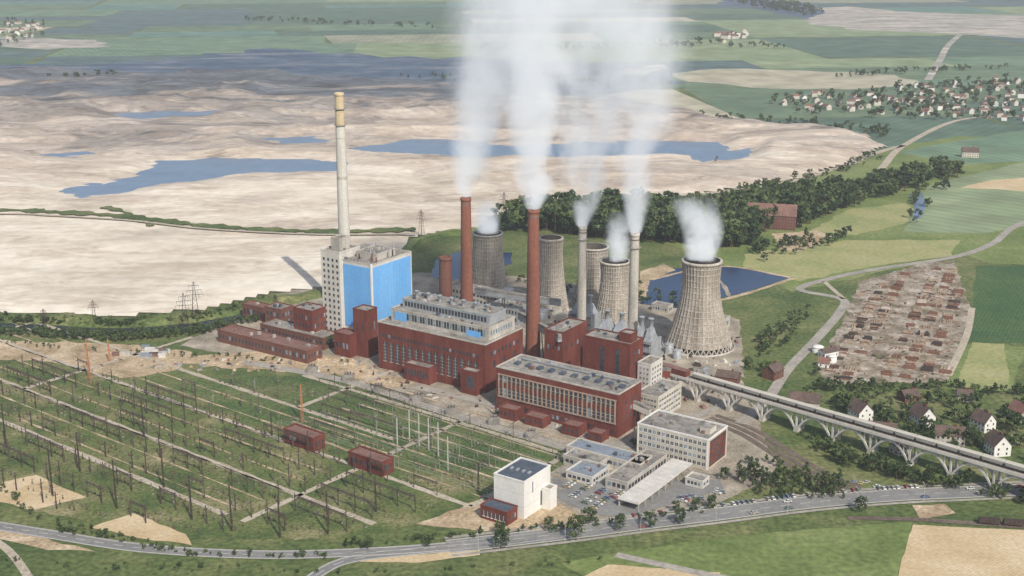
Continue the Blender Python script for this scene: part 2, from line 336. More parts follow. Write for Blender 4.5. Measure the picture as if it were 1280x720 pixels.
# ---------------------------------------------------------------- open-cast mine relief
mine=GP([(-900,90),(150,92),(400,96),(560,105),(640,118),(820,135),(900,150),(1000,158),(1080,168),(1115,185),(1060,208),(1000,225),(900,240),(820,246),(700,268),(640,276),(600,284),(535,292),(512,312),(500,340),(420,352),(395,365),(330,378),(250,392),(150,402),(0,395),(-400,385)])
lakes=[GP([(45,240),(100,247),(215,230),(300,222),(420,217),(430,204),(330,205),(250,202),(190,199),(185,212),(130,228),(60,234)]),
       GP([(438,186),(500,175),(600,178),(700,181),(800,179),(880,178),(890,188),(942,186),(942,197),(880,205),(840,196),(700,199),(580,201),(500,197),(440,192)]),
       GP([(150,141),(260,141),(262,149),(160,152)]),GP([(300,176),(380,172),(400,180),(330,182)]),GP([(-60,240),(-300,236),(-300,250),(-60,252)]),GP([(60,196),(120,192),(130,197),(70,201)])]
S=8.0; gx=np.arange(-2600,1000,S); gy=np.arange(830,2750,S); X,Y=np.meshgrid(gx,gy)
wx=X+60*(fbm(X/90,Y/60,3)-.5)*2; wy=Y+50*(fbm(X/90,Y/60,13)-.5)*2
ins=inpoly(wx*.35+X*.65,wy*.35+Y*.65,mine); ed=pdist(X,Y,mine)
far=np.clip((Y-1250)/900,0,1)
rid=1-np.abs(2*fbm(X/240,Y/130,61,5)-1)*2.2; rid=np.clip(rid,0,1)
Z=1.2+(.4+3*far)*(fbm(X/100,Y/80,21)*2-.8)+far*20*np.maximum(0,rid-.35)+far*12*np.floor(fbm(X/420,Y/200,31,5)*7)/7+.2*fbm(X/25,Y/25,41)
ld=np.full(X.shape,1e9)
for lk in lakes:
    d=pdist(wx,wy,lk); d=np.where(inpoly(wx,wy,lk),-d,d); ld=np.minimum(ld,d)
Z=np.where(ld<0,.2,.6+np.maximum(Z,.5)*np.clip(ld/40,0,1)); Z=np.where(ld<0,Z,np.maximum(Z,.35+ld*.06*(ld<20)))
Z*=np.clip(ed/30,0.05,1)
idx=np.arange(X.size).reshape(X.shape)
c=ins[:-1,:-1]&ins[1:,:-1]&ins[:-1,1:]&ins[1:,1:]
Q=np.stack([idx[:-1,:-1][c],idx[:-1,1:][c],idx[1:,1:][c],idx[1:,:-1][c]],1)
def sand_mat():
    m=mat('mine_sand',[(.50,.445,.375),(.63,.57,.485),(.73,.67,.575),(.79,.735,.645)],.010,stretch=(.8,1.25,1),fine=.09,famt=.10,lo=.30,hi=.60,detail=14,bump=.4)
    nt=m.node_tree;N=nt.nodes;L=nt.links;b=N['Principled BSDF']
    src=b.inputs['Base Color'].links[0].from_socket
    geo=N.new('ShaderNodeNewGeometry');sx=N.new('ShaderNodeSeparateXYZ');L.new(geo.outputs['Position'],sx.inputs[0])
    def nz(sc,st,det=9,ro=.66):
        n=N.new('ShaderNodeTexNoise');n.inputs['Scale'].default_value=sc;n.inputs['Detail'].default_value=det;n.inputs['Roughness'].default_value=ro;n.inputs['Distortion'].default_value=.9
        mp=N.new('ShaderNodeMapping');mp.inputs['Scale'].default_value=st;L.new(geo.outputs['Position'],mp.inputs[0]);L.new(mp.outputs[0],n.inputs['Vector']);return n.outputs['Fac']
    def ramp(fac,els):
        rp=N.new('ShaderNodeValToRGB');e=rp.color_ramp.elements
        e[0].position=els[0][0];e[0].color=(*els[0][1],1);e[1].position=els[-1][0];e[1].color=(*els[-1][1],1)
        for p_,c_ in els[1:-1]: x=e.new(p_);x.color=(*c_,1)
        L.new(fac,rp.inputs[0]);return rp.outputs[0]
    def mul(a,b_):
        mx=N.new('ShaderNodeMix');mx.data_type='RGBA';mx.blend_type='MULTIPLY';mx.inputs[0].default_value=1
        L.new(a,mx.inputs[6]);L.new(b_,mx.inputs[7]);return mx.outputs[2]
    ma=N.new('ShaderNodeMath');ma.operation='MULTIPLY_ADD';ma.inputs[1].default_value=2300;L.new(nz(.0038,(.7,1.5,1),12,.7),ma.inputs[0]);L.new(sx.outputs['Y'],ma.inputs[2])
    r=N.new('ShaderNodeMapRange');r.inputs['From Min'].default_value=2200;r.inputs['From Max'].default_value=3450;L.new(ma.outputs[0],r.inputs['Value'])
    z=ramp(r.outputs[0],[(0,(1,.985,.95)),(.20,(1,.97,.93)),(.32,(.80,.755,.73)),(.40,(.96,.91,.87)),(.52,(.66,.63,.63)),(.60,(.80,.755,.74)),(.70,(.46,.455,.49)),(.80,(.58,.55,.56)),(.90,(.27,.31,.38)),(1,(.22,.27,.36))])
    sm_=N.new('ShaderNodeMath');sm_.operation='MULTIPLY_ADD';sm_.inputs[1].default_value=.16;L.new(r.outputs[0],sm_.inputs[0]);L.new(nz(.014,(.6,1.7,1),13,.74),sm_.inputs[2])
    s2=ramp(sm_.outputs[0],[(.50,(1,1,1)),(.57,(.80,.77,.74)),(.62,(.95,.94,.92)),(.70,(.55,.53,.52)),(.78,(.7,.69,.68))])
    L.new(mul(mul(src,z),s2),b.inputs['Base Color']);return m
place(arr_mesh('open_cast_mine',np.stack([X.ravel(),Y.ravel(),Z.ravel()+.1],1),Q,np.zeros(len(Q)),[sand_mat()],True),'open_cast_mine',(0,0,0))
for i,lk in enumerate(lakes):
    cc=inpoly(X,Y,lk)|(pdist(X,Y,lk)<60); c2=c&cc[:-1,:-1]&cc[1:,1:]
    Q2=np.stack([idx[:-1,:-1][c2],idx[:-1,1:][c2],idx[1:,1:][c2],idx[1:,:-1][c2]],1)
    if len(Q2)==0: continue
    u,inv=np.unique(Q2,return_inverse=True)
    V2=np.stack([X.ravel()[u],Y.ravel()[u],np.full(len(u),.62)],1)
    place(arr_mesh('lake',V2,inv.reshape(Q2.shape),np.zeros(len(Q2)),[water_m]),'lake',(0,0,0))
def bank(name,px,w,h,m,m2):
    c=spline(GP(px),8);mb=MB();n=len(c);V=[]
    for i in range(n):
        d=(c[min(n-1,i+1)]-c[max(0,i-1)]).normalized();nr=Vector((-d.y,d.x));hh=h*(.8+.3*math.sin(i*.7)+.15*math.sin(i*2.1))*min(1,i/3,(n-1-i)/3)
        V.append([(c[i]+nr*w*.5),(c[i]+nr*w*.2),(c[i]-nr*w*.2),(c[i]-nr*w*.5)]); V[-1]=[(V[-1][0].x,V[-1][0].y,0),(V[-1][1].x,V[-1][1].y,hh),(V[-1][2].x,V[-1][2].y,hh),(V[-1][3].x,V[-1][3].y,0)]
    for i in range(n-1):
        for k in range(3): mb.add([V[i][k],V[i][k+1],V[i+1][k+1],V[i+1][k]],[(0,1,2,3)],m2 if k==1 else m)
    mb.obj(name)
bank('embankment',[(-300,392),(0,397),(150,405),(250,396),(330,382),(395,368),(420,358)],22,5,grass,grass)
bank('embankment',[(505,345),(508,318),(535,297),(600,290),(640,283)],16,4,grass,grass_b)
# ---------------------------------------------------------------- buildings
ANG=math.radians(-34)
def wins(mb,side,a0,a1,z0,z1,nc,nr,fw,fh,m,L,D,proud=.06,frame=None):
    """grid of window panes on a wall. side f: y=0 plane, e: x=0 plane, l: x=-L plane, b: y=D plane"""
    dw=(a1-a0)/nc;dz=(z1-z0)/nr
    def bx(u0,u1,w0,w1,p,m):
        if side=='f': mb.box(u0,u1,-p,0,w0,w1,m)
        elif side=='e': mb.box(0,p,u0,u1,w0,w1,m)
        elif side=='l': mb.box(-L-p,-L,u0,u1,w0,w1,m)
        else: mb.box(u0,u1,D,D+p,w0,w1,m)
    for i in range(nc):
        for j in range(nr):
            u0=a0+dw*(i+.5-fw/2);u1=u0+dw*fw;w0=z0+dz*(j+.5-fh/2);w1=w0+dz*fh
            mm=m if random.random()<.85 else glass_l
            if frame:
                bx(u0-.12,u1+.12,w0-.25,w0-.02,proud+.18,frame)
                um=(u0+u1)/2; bx(um-.06,um+.06,w0,w1,proud+.05,frame)
                if w1-w0>3:
                    for q in range(1,int((w1-w0)/2.2)+1):
                        zq=w0+(w1-w0)*q/(int((w1-w0)/2.2)+1); bx(u0,um-.07,zq-.05,zq+.05,proud+.04,frame); bx(um+.07,u1,zq-.05,zq+.05,proud+.04,frame)
            bx(u0,u1,w0,w1,proud,mm)
def body(mb,L,D,h,wall,roof,z0=0,x1=0,y0=0,par=.8,clutter=0,trim=None):
    t=trim or wall
    mb.box(x1-L,x1,y0,y0+D,z0,z0+h,wall,top=roof); Z=z0+h
    o=.15;k=.35
    mb.box(x1-L-o,x1+o,y0-o,y0+k,Z+.01,Z+par,t);mb.box(x1-L-o,x1+o,y0+D-k,y0+D+o,Z+.01,Z+par,t)
    mb.box(x1-L-o,x1-L+k,y0+k,y0+D-k,Z+.01,Z+par,t);mb.box(x1-k,x1+o,y0+k,y0+D-k,Z+.01,Z+par,t)
    for i in range(clutter):
        a=random.uniform(x1-L+2,x1-3);b=random.uniform(y0+2,y0+D-3) if D>6 else y0+D/2;w=random.uniform(.8,2.4);hh=random.uniform(.8,2.2)
        mb.box(a,a+w,b,b+random.uniform(.8,2.2),Z+.01,Z+hh,random.choice([silver,conc,roofg,roofd,roofr]))
def B(name,u,v,vt,L,D,wall,roof,h=None,clutter=0,fn=None,par=.8,trim=None,ang=ANG):
    hh=h or HT(u,v,vt); mb=MB(); body(mb,L,D,hh,wall,roof,clutter=clutter,par=par,trim=trim)
    if fn: fn(mb,L,D,hh)
    return mb.obj(name,(*G(u,v),0),ang)
def f_hall(mb,L,D,h):
    wins(mb,'f',-L+3,-5,h*.18,h*.62,15,1,.55,.95,glass,L,D,frame=conc_w)
    wins(mb,'f',-L+3,-5,h*.68,h*.80,30,1,.55,.6,glass,L,D)
    wins(mb,'e',4,D-4,h*.45,h*.62,3,1,.22,.8,glass,L,D); wins(mb,'e',4,D-4,h*.70,h*.84,8,1,.5,.6,glass,L,D)
    wins(mb,'l',4,D-4,h*.2,h*.8,6,3,.4,.6,glass,L,D)
    for i in range(16):
        x=-L+3+(L-8)*i/15; mb.box(x-.35,x+.35,-.35,-.001,0,h*.66,brick)
    body(mb,L-8,D-13,8,conc,roofg,z0=h,x1=-3,y0=8,clutter=24)
    for i in range(34):
        x=-L+7+(L-12)*i/34; mb.box(x,x+1.7,7.92,8,h+2.4,h+6.8,glass_l if i%3==0 else glass)
    mb.box(-L+8,-L+18,7.8,7.9,h+1.2,h+6.8,blue); mb.box(-20,-9,7.8,7.9,h+.9,h+4.8,blue)
    for i in range(9): mb.box(-3,-2.92,10+i*2.8,11.7+i*2.8,h+3,h+6,glass_l)
    body(mb,L-16,D-24,5.5,silver,roofg,z0=h+8,x1=-7,y0=15,clutter=16)
    for i in range(26):
        x=-L+11+(L-20)*i/26; mb.box(x,x+1.9,14.93,15,h+9.3,h+12.6,glass)
    for i in range(7):
        x=-L+14+i*9.5; mb.rev(x,24,[(1.1,h+13.5),(1.1,h+17),(1.5,h+17.2),(1.5,h+18)],10,silver,cap=True)
    body(mb,20,8,11,brick,roofg,x1=-38,y0=-8.2); body(mb,12,7,15,brick,roofg,x1=-2,y0=-7.2)
    for i in range(8): mb.box(-57+i*2.3,-55.6+i*2.3,-8.27,-8.2,4,8,glass)
    mb.box(-9,-4,-7.3,-7.2,5,12,glass)
    for x in(-70,-52,-34,-16):
        mb.beam((x,9,h+1.5),(x,D-1,h+1.5),1.1,silver); mb.beam((x,D-1,h+1.5),(x,D-1,h+12),1.1,silver)
    for i in range(12): mb.beam((-L+8+i*6.5,1.2,h+.8),(-L+8+i*6.5,1.2,h+2.2),.15,steel_g)
B('boiler_and_turbine_hall',607,492,432,86,42,brick,roofg,fn=f_hall,trim=conc)
def f_th(mb,L,D,h):
    n=26
    for i in range(n+1):
        x=-L+2+(L-4)*i/n; mb.box(x-.42,x+.42,-.55,-.001,h*.34,h*.84,pil)
    mb.box(-L+1.2,-1.2,-.6,-.001,h*.845,h*.87,pil); mb.box(-L+1.2,-1.2,-.6,-.001,h*.31,h*.338,pil)
    for i in range(n):
        x=-L+2+(L-4)*i/n; w=(L-4)/n
        mb.box(x+.43,x+w-.43,-.1,-.001,h*.34,h*.84,glass_l if random.random()<.15 else glass)
        for q in(.42,.50,.74): mb.box(x+.43,x+w-.43,-.2,-.101,h*q,h*q+.14,cream)
        mb.box(x+.43,x+w-.43,-.3,-.101,h*.55,h*.68,brick)
    wins(mb,'f',-L+2,-2,h*.06,h*.2,n,1,.55,.7,glass,L,D)
    wins(mb,'e',6,D-3,h*.3,h*.8,3,3,.3,.5,glass,L,D); wins(mb,'l',3,D-3,h*.3,h*.8,5,3,.4,.5,glass,L,D)
    for x,w,hh in((-74,12,6.5),(-56,13,5.5),(-30,11,6),(-13,9,5)):
        body(mb,w,9,hh,brick,roofr,x1=x+w,y0=-12); 
        for i in range(4): mb.box(x+1+i*w/4,x+1+i*w/4+1.4,-12.07,-12,hh*.4,hh*.75,glass)
    for i in range(10): mb.box(-L+6+i*8,-L+9+i*8,10,14,h+.01,h+1.5,roofd)
    mb.beam((-L+3,20,h+.9),(-4,20,h+.9),.7,silver)
B('turbine_hall',772,548,494,84,27,brick,roofg,fn=f_th,clutter=18,trim=conc)
def f_w(nc,nr,ec,er,z0=.12,z1=.92,fw=.55,fh=.5,m=glass,fr=None):
    def f(mb,L,D,h):
        if nc: wins(mb,'f',-L+1,-1,h*z0,h*z1,nc,nr,fw,fh,m,L,D,frame=fr); wins(mb,'b',-L+1,-1,h*z0,h*z1,nc,nr,fw,fh,m,L,D)
        if ec: wins(mb,'e',1,D-1,h*z0,h*z1,ec,er,fw,fh,m,L,D,frame=fr); wins(mb,'l',1,D-1,h*z0,h*z1,ec,er,fw,fh,m,L,D)
    return f
B('brick_bunker_block',703,472,417,14,30,brick,roofg,fn=f_w(3,1,4,1,.55,.75,.3,.5),clutter=6)
def f_bb(mb,L,D,h):
    mb.box(-L*.62,-L*.54,-.1,-.001,h*.3,h*.9,glass); mb.box(-L*.30,-L*.22,-.1,-.001,h*.3,h*.9,glass); wins(mb,'e',2,D-2,h*.5,h*.9,2,3,.3,.5,glass,L,D)
    body(mb,8,8,5,brick,roofg,z0=h,x1=-2,y0=4)
B('brick_bunker_block',786,512,432,33,16,brick,roofg,fn=f_bb,clutter=5)
B('concrete_stair_tower',812,512,457,9,15,conc_w,roofg,fn=f_w(3,8,4,8,.08,.95,.5,.45,fr=conc_w),clutter=2)
B('small_office_block',822,528,498,15,30,cream,roofg,fn=f_w(6,4,9,4,.08,.95,.65,.45,fr=white),clutter=5)
def f_ad(mb,L,D,h):
    wins(mb,'f',-L+1,-1,h*.05,h*.96,15,4,.62,.5,glass,L,D,frame=white)
    mb.box(.0,.12,2,D-2,1,h-1,brick); 
    for j in range(4):
        z=h*(.05+.2275*j)+h*.07; 
        for i in range(6): mb.box(.13,.22,3.2+i*(D-6)/6,3.2+(i+.62)*(D-6)/6,z,z+h*.11,glass)
    mb.box(-9,-3,8,16,h,h+3.2,cream,top=roofg)
    for x in(-L+.2,-.9): mb.box(x,x+.7,-.3,-.001,0,h,white)
B('administration_building',884,588,551,43,24,cream,roofg,fn=f_ad,clutter=8,trim=white)
def f_bh(mb,L,D,h):
    Lb=26
    mb.box(-Lb+1.2,-1.0,-.3,-.001,h*.22,h*.965,blue); mb.box(.001,.3,1.2,D-1.5,h*.22,h*.965,blue)
    for i in range(1,8): 
        x=-Lb+1.2+(Lb-2.2)*i/8; mb.box(x-.05,x+.05,-.36,-.301,h*.22,h*.965,blue)
    for i in range(1,13):
        y=1.2+(D-2.7)*i/13; mb.box(.301,.36,y-.05,y+.05,h*.22,h*.965,blue)
    for q in(.4,.6,.8): mb.box(-Lb+1.2,-1.0,-.34,-.301,h*q,h*q+.12,silver); mb.box(.301,.34,1.2,D-1.5,h*q,h*q+.12,silver)
    body(mb,17,22,h+5,conc_w,roofg,x1=-Lb-1,y0=-1.5,clutter=5)
    for j in range(14): 
        for i in range(4): mb.box(-Lb-16+i*4,-Lb-14.4+i*4,-1.6,-1.5,3+j*4.2,5+j*4.2,glass)
    mb.box(-Lb-1.0,-Lb+.6,-.6,0,0,h+2.5,white); mb.box(-.6,.5,-.5,.9,0,h+1,white)
    body(mb,18,20,4,conc,roofg,z0=h,x1=-5,y0=12,clutter=10)
    for i in range(22): 
        a=random.uniform(-Lb+1,-2);b=random.uniform(2,D-3); mb.rev(a,b,[(.5,h),(.5,h+random.uniform(2,6))],8,random.choice([silver,roofr,steel]),cap=True)
    for a in range(9): mb.beam((-Lb+a*3,.8,h+.8),(-Lb+a*3,.8,h+2.6),.2,steel_l)
    mb.beam((-Lb,.8,h+2.5),(-1,.8,h+2.5),.2,steel_l)
    body(mb,8,10,8,conc,roofg,z0=h+5,x1=-Lb-5,y0=4)
B('boiler_house',467,436,332,44,44,conc_w,roofg,fn=f_bh,trim=conc,clutter=16)
B('brick_block',460,448,390,12,11,brick,roofg,fn=f_w(2,1,2,1,.5,.8,.2,.6))
B('brick_block',438,448,420,14,10,brick,roofr,fn=f_w(4,1,0,0,.3,.7,.5,.6))
B('brick_block',392,430,390,18,15,brick,roofg,fn=f_w(5,3,4,3,.15,.9,.4,.5),clutter=4)
B('workshop_building',384,455,440,84,15,brick_d,roofr,fn=f_w(26,1,5,1,.3,.8,.5,.7),clutter=9)
B('workshop_building',405,438,424,60,16,brick_d,roofg,fn=f_w(18,1,5,1,.3,.8,.5,.7),clutter=9)
B('workshop_building',352,412,388,16,13,brick_d,roofg,fn=f_w(4,2,4,2),clutter=4)
B('workshop_building',330,402,386,22,10,brick_d,roofr,fn=f_w(6,1,3,1),clutter=2)
B('bunker_building',640,392,372,60,12,conc,roofg,fn=f_w(18,2,4,2),clutter=8)
B('bunker_building',648,408,386,24,14,silver,roofg,fn=f_w(8,2,4,2),clutter=8)
B('pump_house',690,402,392,18,14,conc,roofg,fn=f_w(6,1,4,1),clutter=4)
B('pump_house',720,420,402,20,12,conc,roofg,fn=f_w(6,2,4,2),clutter=4)
B('pump_house',745,440,415,14,22,brick,roofg,fn=f_w(4,2,6,2),clutter=4)
B('pump_house',835,392,384,14,8,conc,roofg,fn=f_w(6,1,3,1))
B('pump_house',905,412,400,8,10,conc,roofg,fn=f_w(3,1,3,1))
B('storage_shed',800,594,0,46,13,cream,roofb,h=5.5,fn=f_w(14,1,4,1,.35,.8,.7,.8),clutter=5)
B('storage_shed',748,592,0,22,12,conc,roofg,h=5,fn=f_w(7,1,4,1,.35,.8,.7,.8),clutter=3)
B('storage_shed',740,608,0,16,18,conc_w,roofb,h=4.5,fn=f_w(5,1,6,1,.35,.8,.7,.8),clutter=3)
B('storage_shed',784,617,0,13,44,conc,roofg,h=5.5,fn=f_w(4,1,13,1,.3,.8,.7,.8),clutter=6)
def canopy(u,v,L,D,h):
    mb=MB(); mb.box(-L,0,0,D,h,h+.7,conc_w)
    for i in range(12): mb.box(-L+.2,-.2,1+i*D/12,1.15+i*D/12,h+.701,h+.78,conc)
    for i in range(9):
        for x in(-L+.6,-.6): mb.box(x-.15,x+.15,1+i*(D-2)/8-.15,1+i*(D-2)/8+.15,0,h,steel_l)
    mb.box(-L+.3,-L+.5,.5,D-.5,0,h-.01,conc); mb.obj('bicycle_canopy',(*G(u,v),0),ANG)
canopy(798,641,12,60,4.2); 
B('gate_house',878,612,0,10,8,conc_w,roofg,h=4,fn=f_w(4,1,3,1,.35,.85,.7,.8))
def f_wh(mb,L,D,h):
    mb.box(-L*.5,-L*.3,-.1,-.001,h*.05,h*.2,glass); mb.box(.001,.1,D*.62,D*.72,h*.1,h*.5,glass); mb.box(.001,.08,D*.3,D*.34,h*.6,h*.9,glass_l)
    mb.box(-L+.6,-.6,.6,D-.6,h+.02,h+.2,roofd)
    for i in range(4): mb.box(-L+3+i*3.5,-L+4+i*3.5,D*.4,D*.5,h+.2,h+1,silver)
    for q in(.33,.66): mb.box(-L+.2,-.2,-.03,-.001,h*q,h*q+.1,conc); mb.box(.001,.03,.2,D-8.2,h*q,h*q+.1,conc)
    body(mb,5,6,h*.55,white,roofg,x1=5.2,y0=D-8)
B('white_control_building',655,650,604,18,24,white,roofd,fn=f_wh,par=.9,trim=white)
def f_an(mb,L,D,h):
    wins(mb,'f',-L+1,-1,h*.2,h*.8,6,1,.6,.7,glass,L,D,frame=white); wins(mb,'e',1,D-1,h*.2,h*.8,3,1,.4,.6,glass,L,D)
B('brick_annex',634,658,642,16,9,brick,roofd,fn=f_an,par=.7)
B('relay_house',392,566,0,24,9,brick,roofr,h=8,fn=f_w(7,1,3,1,.35,.75,.5,.8),ang=YA)
B('relay_house',478,597,0,25,9,brick,roofr,h=8,fn=f_w(7,1,3,1,.35,.75,.5,.8),ang=YA)
def gallery(u0,v0,h0,u1,v1,h1,w,m,name='conveyor_gallery'):
    mb=MB();a=Vector((*G(u0,v0),h0));b=Vector((*G(u1,v1),h1)); mb.beam(a,b,w,m)
    mb.beam(a+Vector((0,0,w/2+.3)),b+Vector((0,0,w/2+.3)),w*.9,roofg,w*.9)
    n=max(2,int((b-a).length/18))
    for i in range(1,n):
        c=a.lerp(b,i/n); d=(b-a).cross(Vector((0,0,1))).normalized()
        for s in(-1,1): mb.beam(tuple(c+d*s*w*.4-Vector((0,0,w/2))),((c+d*s*w*.9).x,(c+d*s*w*.9).y,0),.5,steel)
    mb.obj(name)
gallery(780,532,15,812,540,12,3,conc_w); gallery(700,472,26,650,430,20,3.5,silver); gallery(595,400,22,700,420,24,3,silver)
gallery(835,492,13,812,500,18,4,brick); gallery(640,395,14,560,372,8,3,silver)
# ---------------------------------------------------------------- chimneys
def chimney(name,u,vb,vt,rb,rt,m,bands=(),plat=()):
    h=HT(u,vb,vt);mb=MB();k=24
    bs=sorted(bands,key=lambda b:b[0]); zs=[0]+[b[0]*h for b in bs]+[h]; ms=[m]+[b[1] for b in bs]
    for i in range(len(zs)-1):
        z0,z1=zs[i],zs[i+1]; R=lambda z:rb+(rt-rb)*(z/h)**.85
        pr=[(R(z0+(z1-z0)*j/4),z0+(z1-z0)*j/4) for j in range(5)]; mb.rev(0,0,pr,28,ms[i])
    mb.rev(0,0,[(rt+.02,h-2.2),(rt+.35,h-2),(rt+.35,h+.1),(rt-.5,h+.1),(rt-.5,h-3)],28,ms[-1]); mb.rev(0,0,[(rt-.55,h-2.5),(.01,h-2.6)],28,dkband)
    for p in plat:
        z=p*h;R=rb+(rt-rb)*p**.85; mb.rev(0,0,[(R,z),(R+1.1,z),(R+1.1,z+.25),(R,z+.25)],24,steel_g); mb.rev(0,0,[(R+1.0,z+1.1),(R+1.1,z+1.1),(R+1.1,z+1.2),(R+1.0,z+1.2)],24,steel_g)
    for i in range(int(h/1.5)):
        z=i*1.5;R=rb+(rt-rb)*(z/h)**.85; mb.box(-.25,.25,-R-.3,-R-.22,z,z+.1,steel)
    mb.obj(name,(*G(u,vb),0)); return h
def Z3(u,vb,vt): return (*G(u,vb),HT(u,vb,vt))
chimney('tall_concrete_chimney',434,392,116,5.2,3.2,conc_w,bands=((.62,conc),(.635,conc_w),(.80,conc),(.806,conc_w),(.86,conc_t),(.925,dkband),(.93,conc_t)),plat=(.86,.93))
chimney('brick_chimney',584,422,247,5.0,3.4,brick_c,bands=((.955,dkband),(.965,brick_c)))
chimney('brick_chimney',666,450,262,5.2,3.6,brick_c,bands=((.955,dkband),(.965,brick_c)))
chimney('brick_vent_stack',558,420,321,5.0,4.3,brick_d)
chimney('concrete_chimney',726,440,283,3.6,2.6,conc,bands=((.95,dkband),(.96,conc)),plat=(.9,))
chimney('concrete_chimney',789,470,291,3.6,2.8,conc,bands=((.95,dkband),(.96,conc)),plat=(.9,))
def precip(u,v,vt,vhood,L,D):
    h=HT(u,v,vt);mb=MB()
    body(mb,L,D,h*.78,silver,roofg,clutter=6)
    n=2
    for i in range(n):
        x0=-L+1+i*(L-1)/n; w=(L-2)/n-1
        mb.frus(x0,x0+w,2,D-2,h*.78,x0+w*.3,x0+w*.7,D*.35,D*.65,h,silver)
        mb.rev(x0+w*.5,D*.5,[(1.4,h),(1.4,h+5),(1.9,h+5.2),(1.9,h+6)],12,silver,cap=True)
    for i in range(6): mb.box(-L+1+i*L/6,-L+1.3+i*L/6,-.25,-.001,0,h*.78,steel_l)
    for j in range(5): mb.box(-L,0,-1.2,-.26,h*.15*(j+1),h*.15*(j+1)+.2,steel)
    mb.obj('electrostatic_precipitator',(*G(u,v),0),ANG)
precip(778,478,408,0,22,16); precip(812,484,414,0,14,14); precip(738,440,384,0,18,14)
# ---------------------------------------------------------------- cooling towers
def ctower(u,vb,vt,rb,rw,rt,name='cooling_tower',legs=True,wt=.72):
    h=HT(u,vb,vt);mb=MB();n=72;z0=h*.06
    def R(t): 
        if t<wt: s=1-t/wt; return rw+(rb-rw)*(s**1.55)
        s=(t-wt)/(1-wt); return rw+(rt-rw)*s*s
    rows=30; pr=[(R(j/rows),z0+(h-z0)*j/rows) for j in range(rows+1)]
    mb.rev(0,0,pr,n,tower_m,mod=lambda i,j:.28 if i%2==0 else 0)
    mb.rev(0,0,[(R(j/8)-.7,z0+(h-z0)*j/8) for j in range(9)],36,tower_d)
    mb.rev(0,0,[(R(.97)+.5,h*.975),(R(1)+.8,h*.98),(R(1)+.8,h+.2),(R(1)-.7,h+.2)],48,rib_m)
    for j in range(1,14):
        t=j/14;r=R(t)+.5;z=z0+(h-z0)*t; mb.rev(0,0,[(r-.35,z-.22),(r,z-.2),(r,z+.2),(r-.35,z+.22)],48,rib_m)
    for i in range(36):
        a=2*math.pi*i/36; 
        for j in range(14):
            p0=j/14;p1=(j+1)/14
            q=[(( R(p)+.45)*math.cos(a),(R(p)+.45)*math.sin(a),z0+(h-z0)*p) for p in(p0,p1)]
            mb.beam(q[0],q[1],.32,rib_m)
        b=a+math.pi/36;c=a-math.pi/36
        for e in(b,c): mb.beam(((rb+1)*math.cos(e),(rb+1)*math.sin(e),0),(rb*math.cos(a),rb*math.sin(a),z0+.3),.55,rib_m)
    mb.rev(0,0,[(rb+3,0),(rb+3,1.2),(rb+2.6,1.2),(rb+2.4,.4),(0.1,.4)],48,conc)
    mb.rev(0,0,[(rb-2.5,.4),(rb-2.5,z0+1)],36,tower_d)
    mb.obj(name,(*G(u,vb),0)); return h
ctower(873,432,325,22,12.2,13.2)
ctower(767,406,326,15.5,9.5,10.5)
ctower(741,378,308,15,10,11)
ctower(688,388,297,13,8.2,8.6,wt=.8)
ctower(610,360,291,15,11.2,11.6,wt=.85)
# ---------------------------------------------------------------- viaduct
def viaduct():
    a=Vector(G(836,489));b=Vector(G(1300,628)); d=b-a;L=d.length;ang=math.atan2(d.y,d.x);n=10;s=L/n;mb=MB();h=13.0
    n2=n+3
    mb.box(-6,n2*s,-4.6,4.6,h-.9,h,conc)
    for y in(-4.9,4.5): mb.box(-6,n2*s,y,y+.4,h-.5,h+1.1,conc_w)
    mb.box(-6,n2*s,-3.6,3.6,h+.02,h+.25,pave)
    for y in(-1,1): mb.box(-6,n2*s,y-.1,y+.1,h+.26,h+.4,steel_r)
    for i in range(n2+1):
        x=i*s; mb.frus(x-1.6,x+1.6,-4.2,4.2,-.5,x-1,x+1,-3.8,3.8,3.5,conc)
        for y in(-3.8,2.9): mb.box(x-.5,x+.5,y,y+.9,3.4,h-.91,conc_w)
    for i in range(n2):
        for y in(-3.4,3.4):
            pts=[]
            for k in range(17):
                t=k/16; pts.append((i*s+1+(s-2)*t,y,2.6+(h-4.2)*(1-(2*t-1)**2)))
            for p,q in zip(pts,pts[1:]): mb.beam(p,q,1.0,conc_w)
            for k in(2,4,6,10,12,14): mb.beam(pts[k],(pts[k][0],y,h-.9),.55,conc_w)
    mb.obj('arched_viaduct',(a.x,a.y,0),ang)
    m2=MB(); m2.box(-14,14,-2.6,2.6,h+.5,h+4,brick,top=roofr); m2.box(-14,-10,-2.5,2.5,0,h+.4,brick); m2.obj('conveyor_gallery',(a.x,a.y,0),ang)
    x=24
    while x<n2*s-14:
        w=MB();w.box(-5.7,5.7,-1.5,1.5,.9,1.3,steel);w.frus(-5.2,5.2,-1.3,1.3,1.31,-5.9,5.9,-2.0,2.0,3.4,conc_w,top=cream)
        for q in(-4.6,-3,3,4.6): w.box(q-.42,q+.42,-1.05,1.05,.1,.9,steel)
        for q in range(5): 
            for yy_ in(-2.08,2.0): w.box(-4.6+q*2.3,-4.45+q*2.3,yy_,yy_+.08,1.4,3.3,silver)
        p=a+d.normalized()*x; w.obj('hopper_wagon',(p.x,p.y,h+.41),ang); x+=12.2
viaduct()
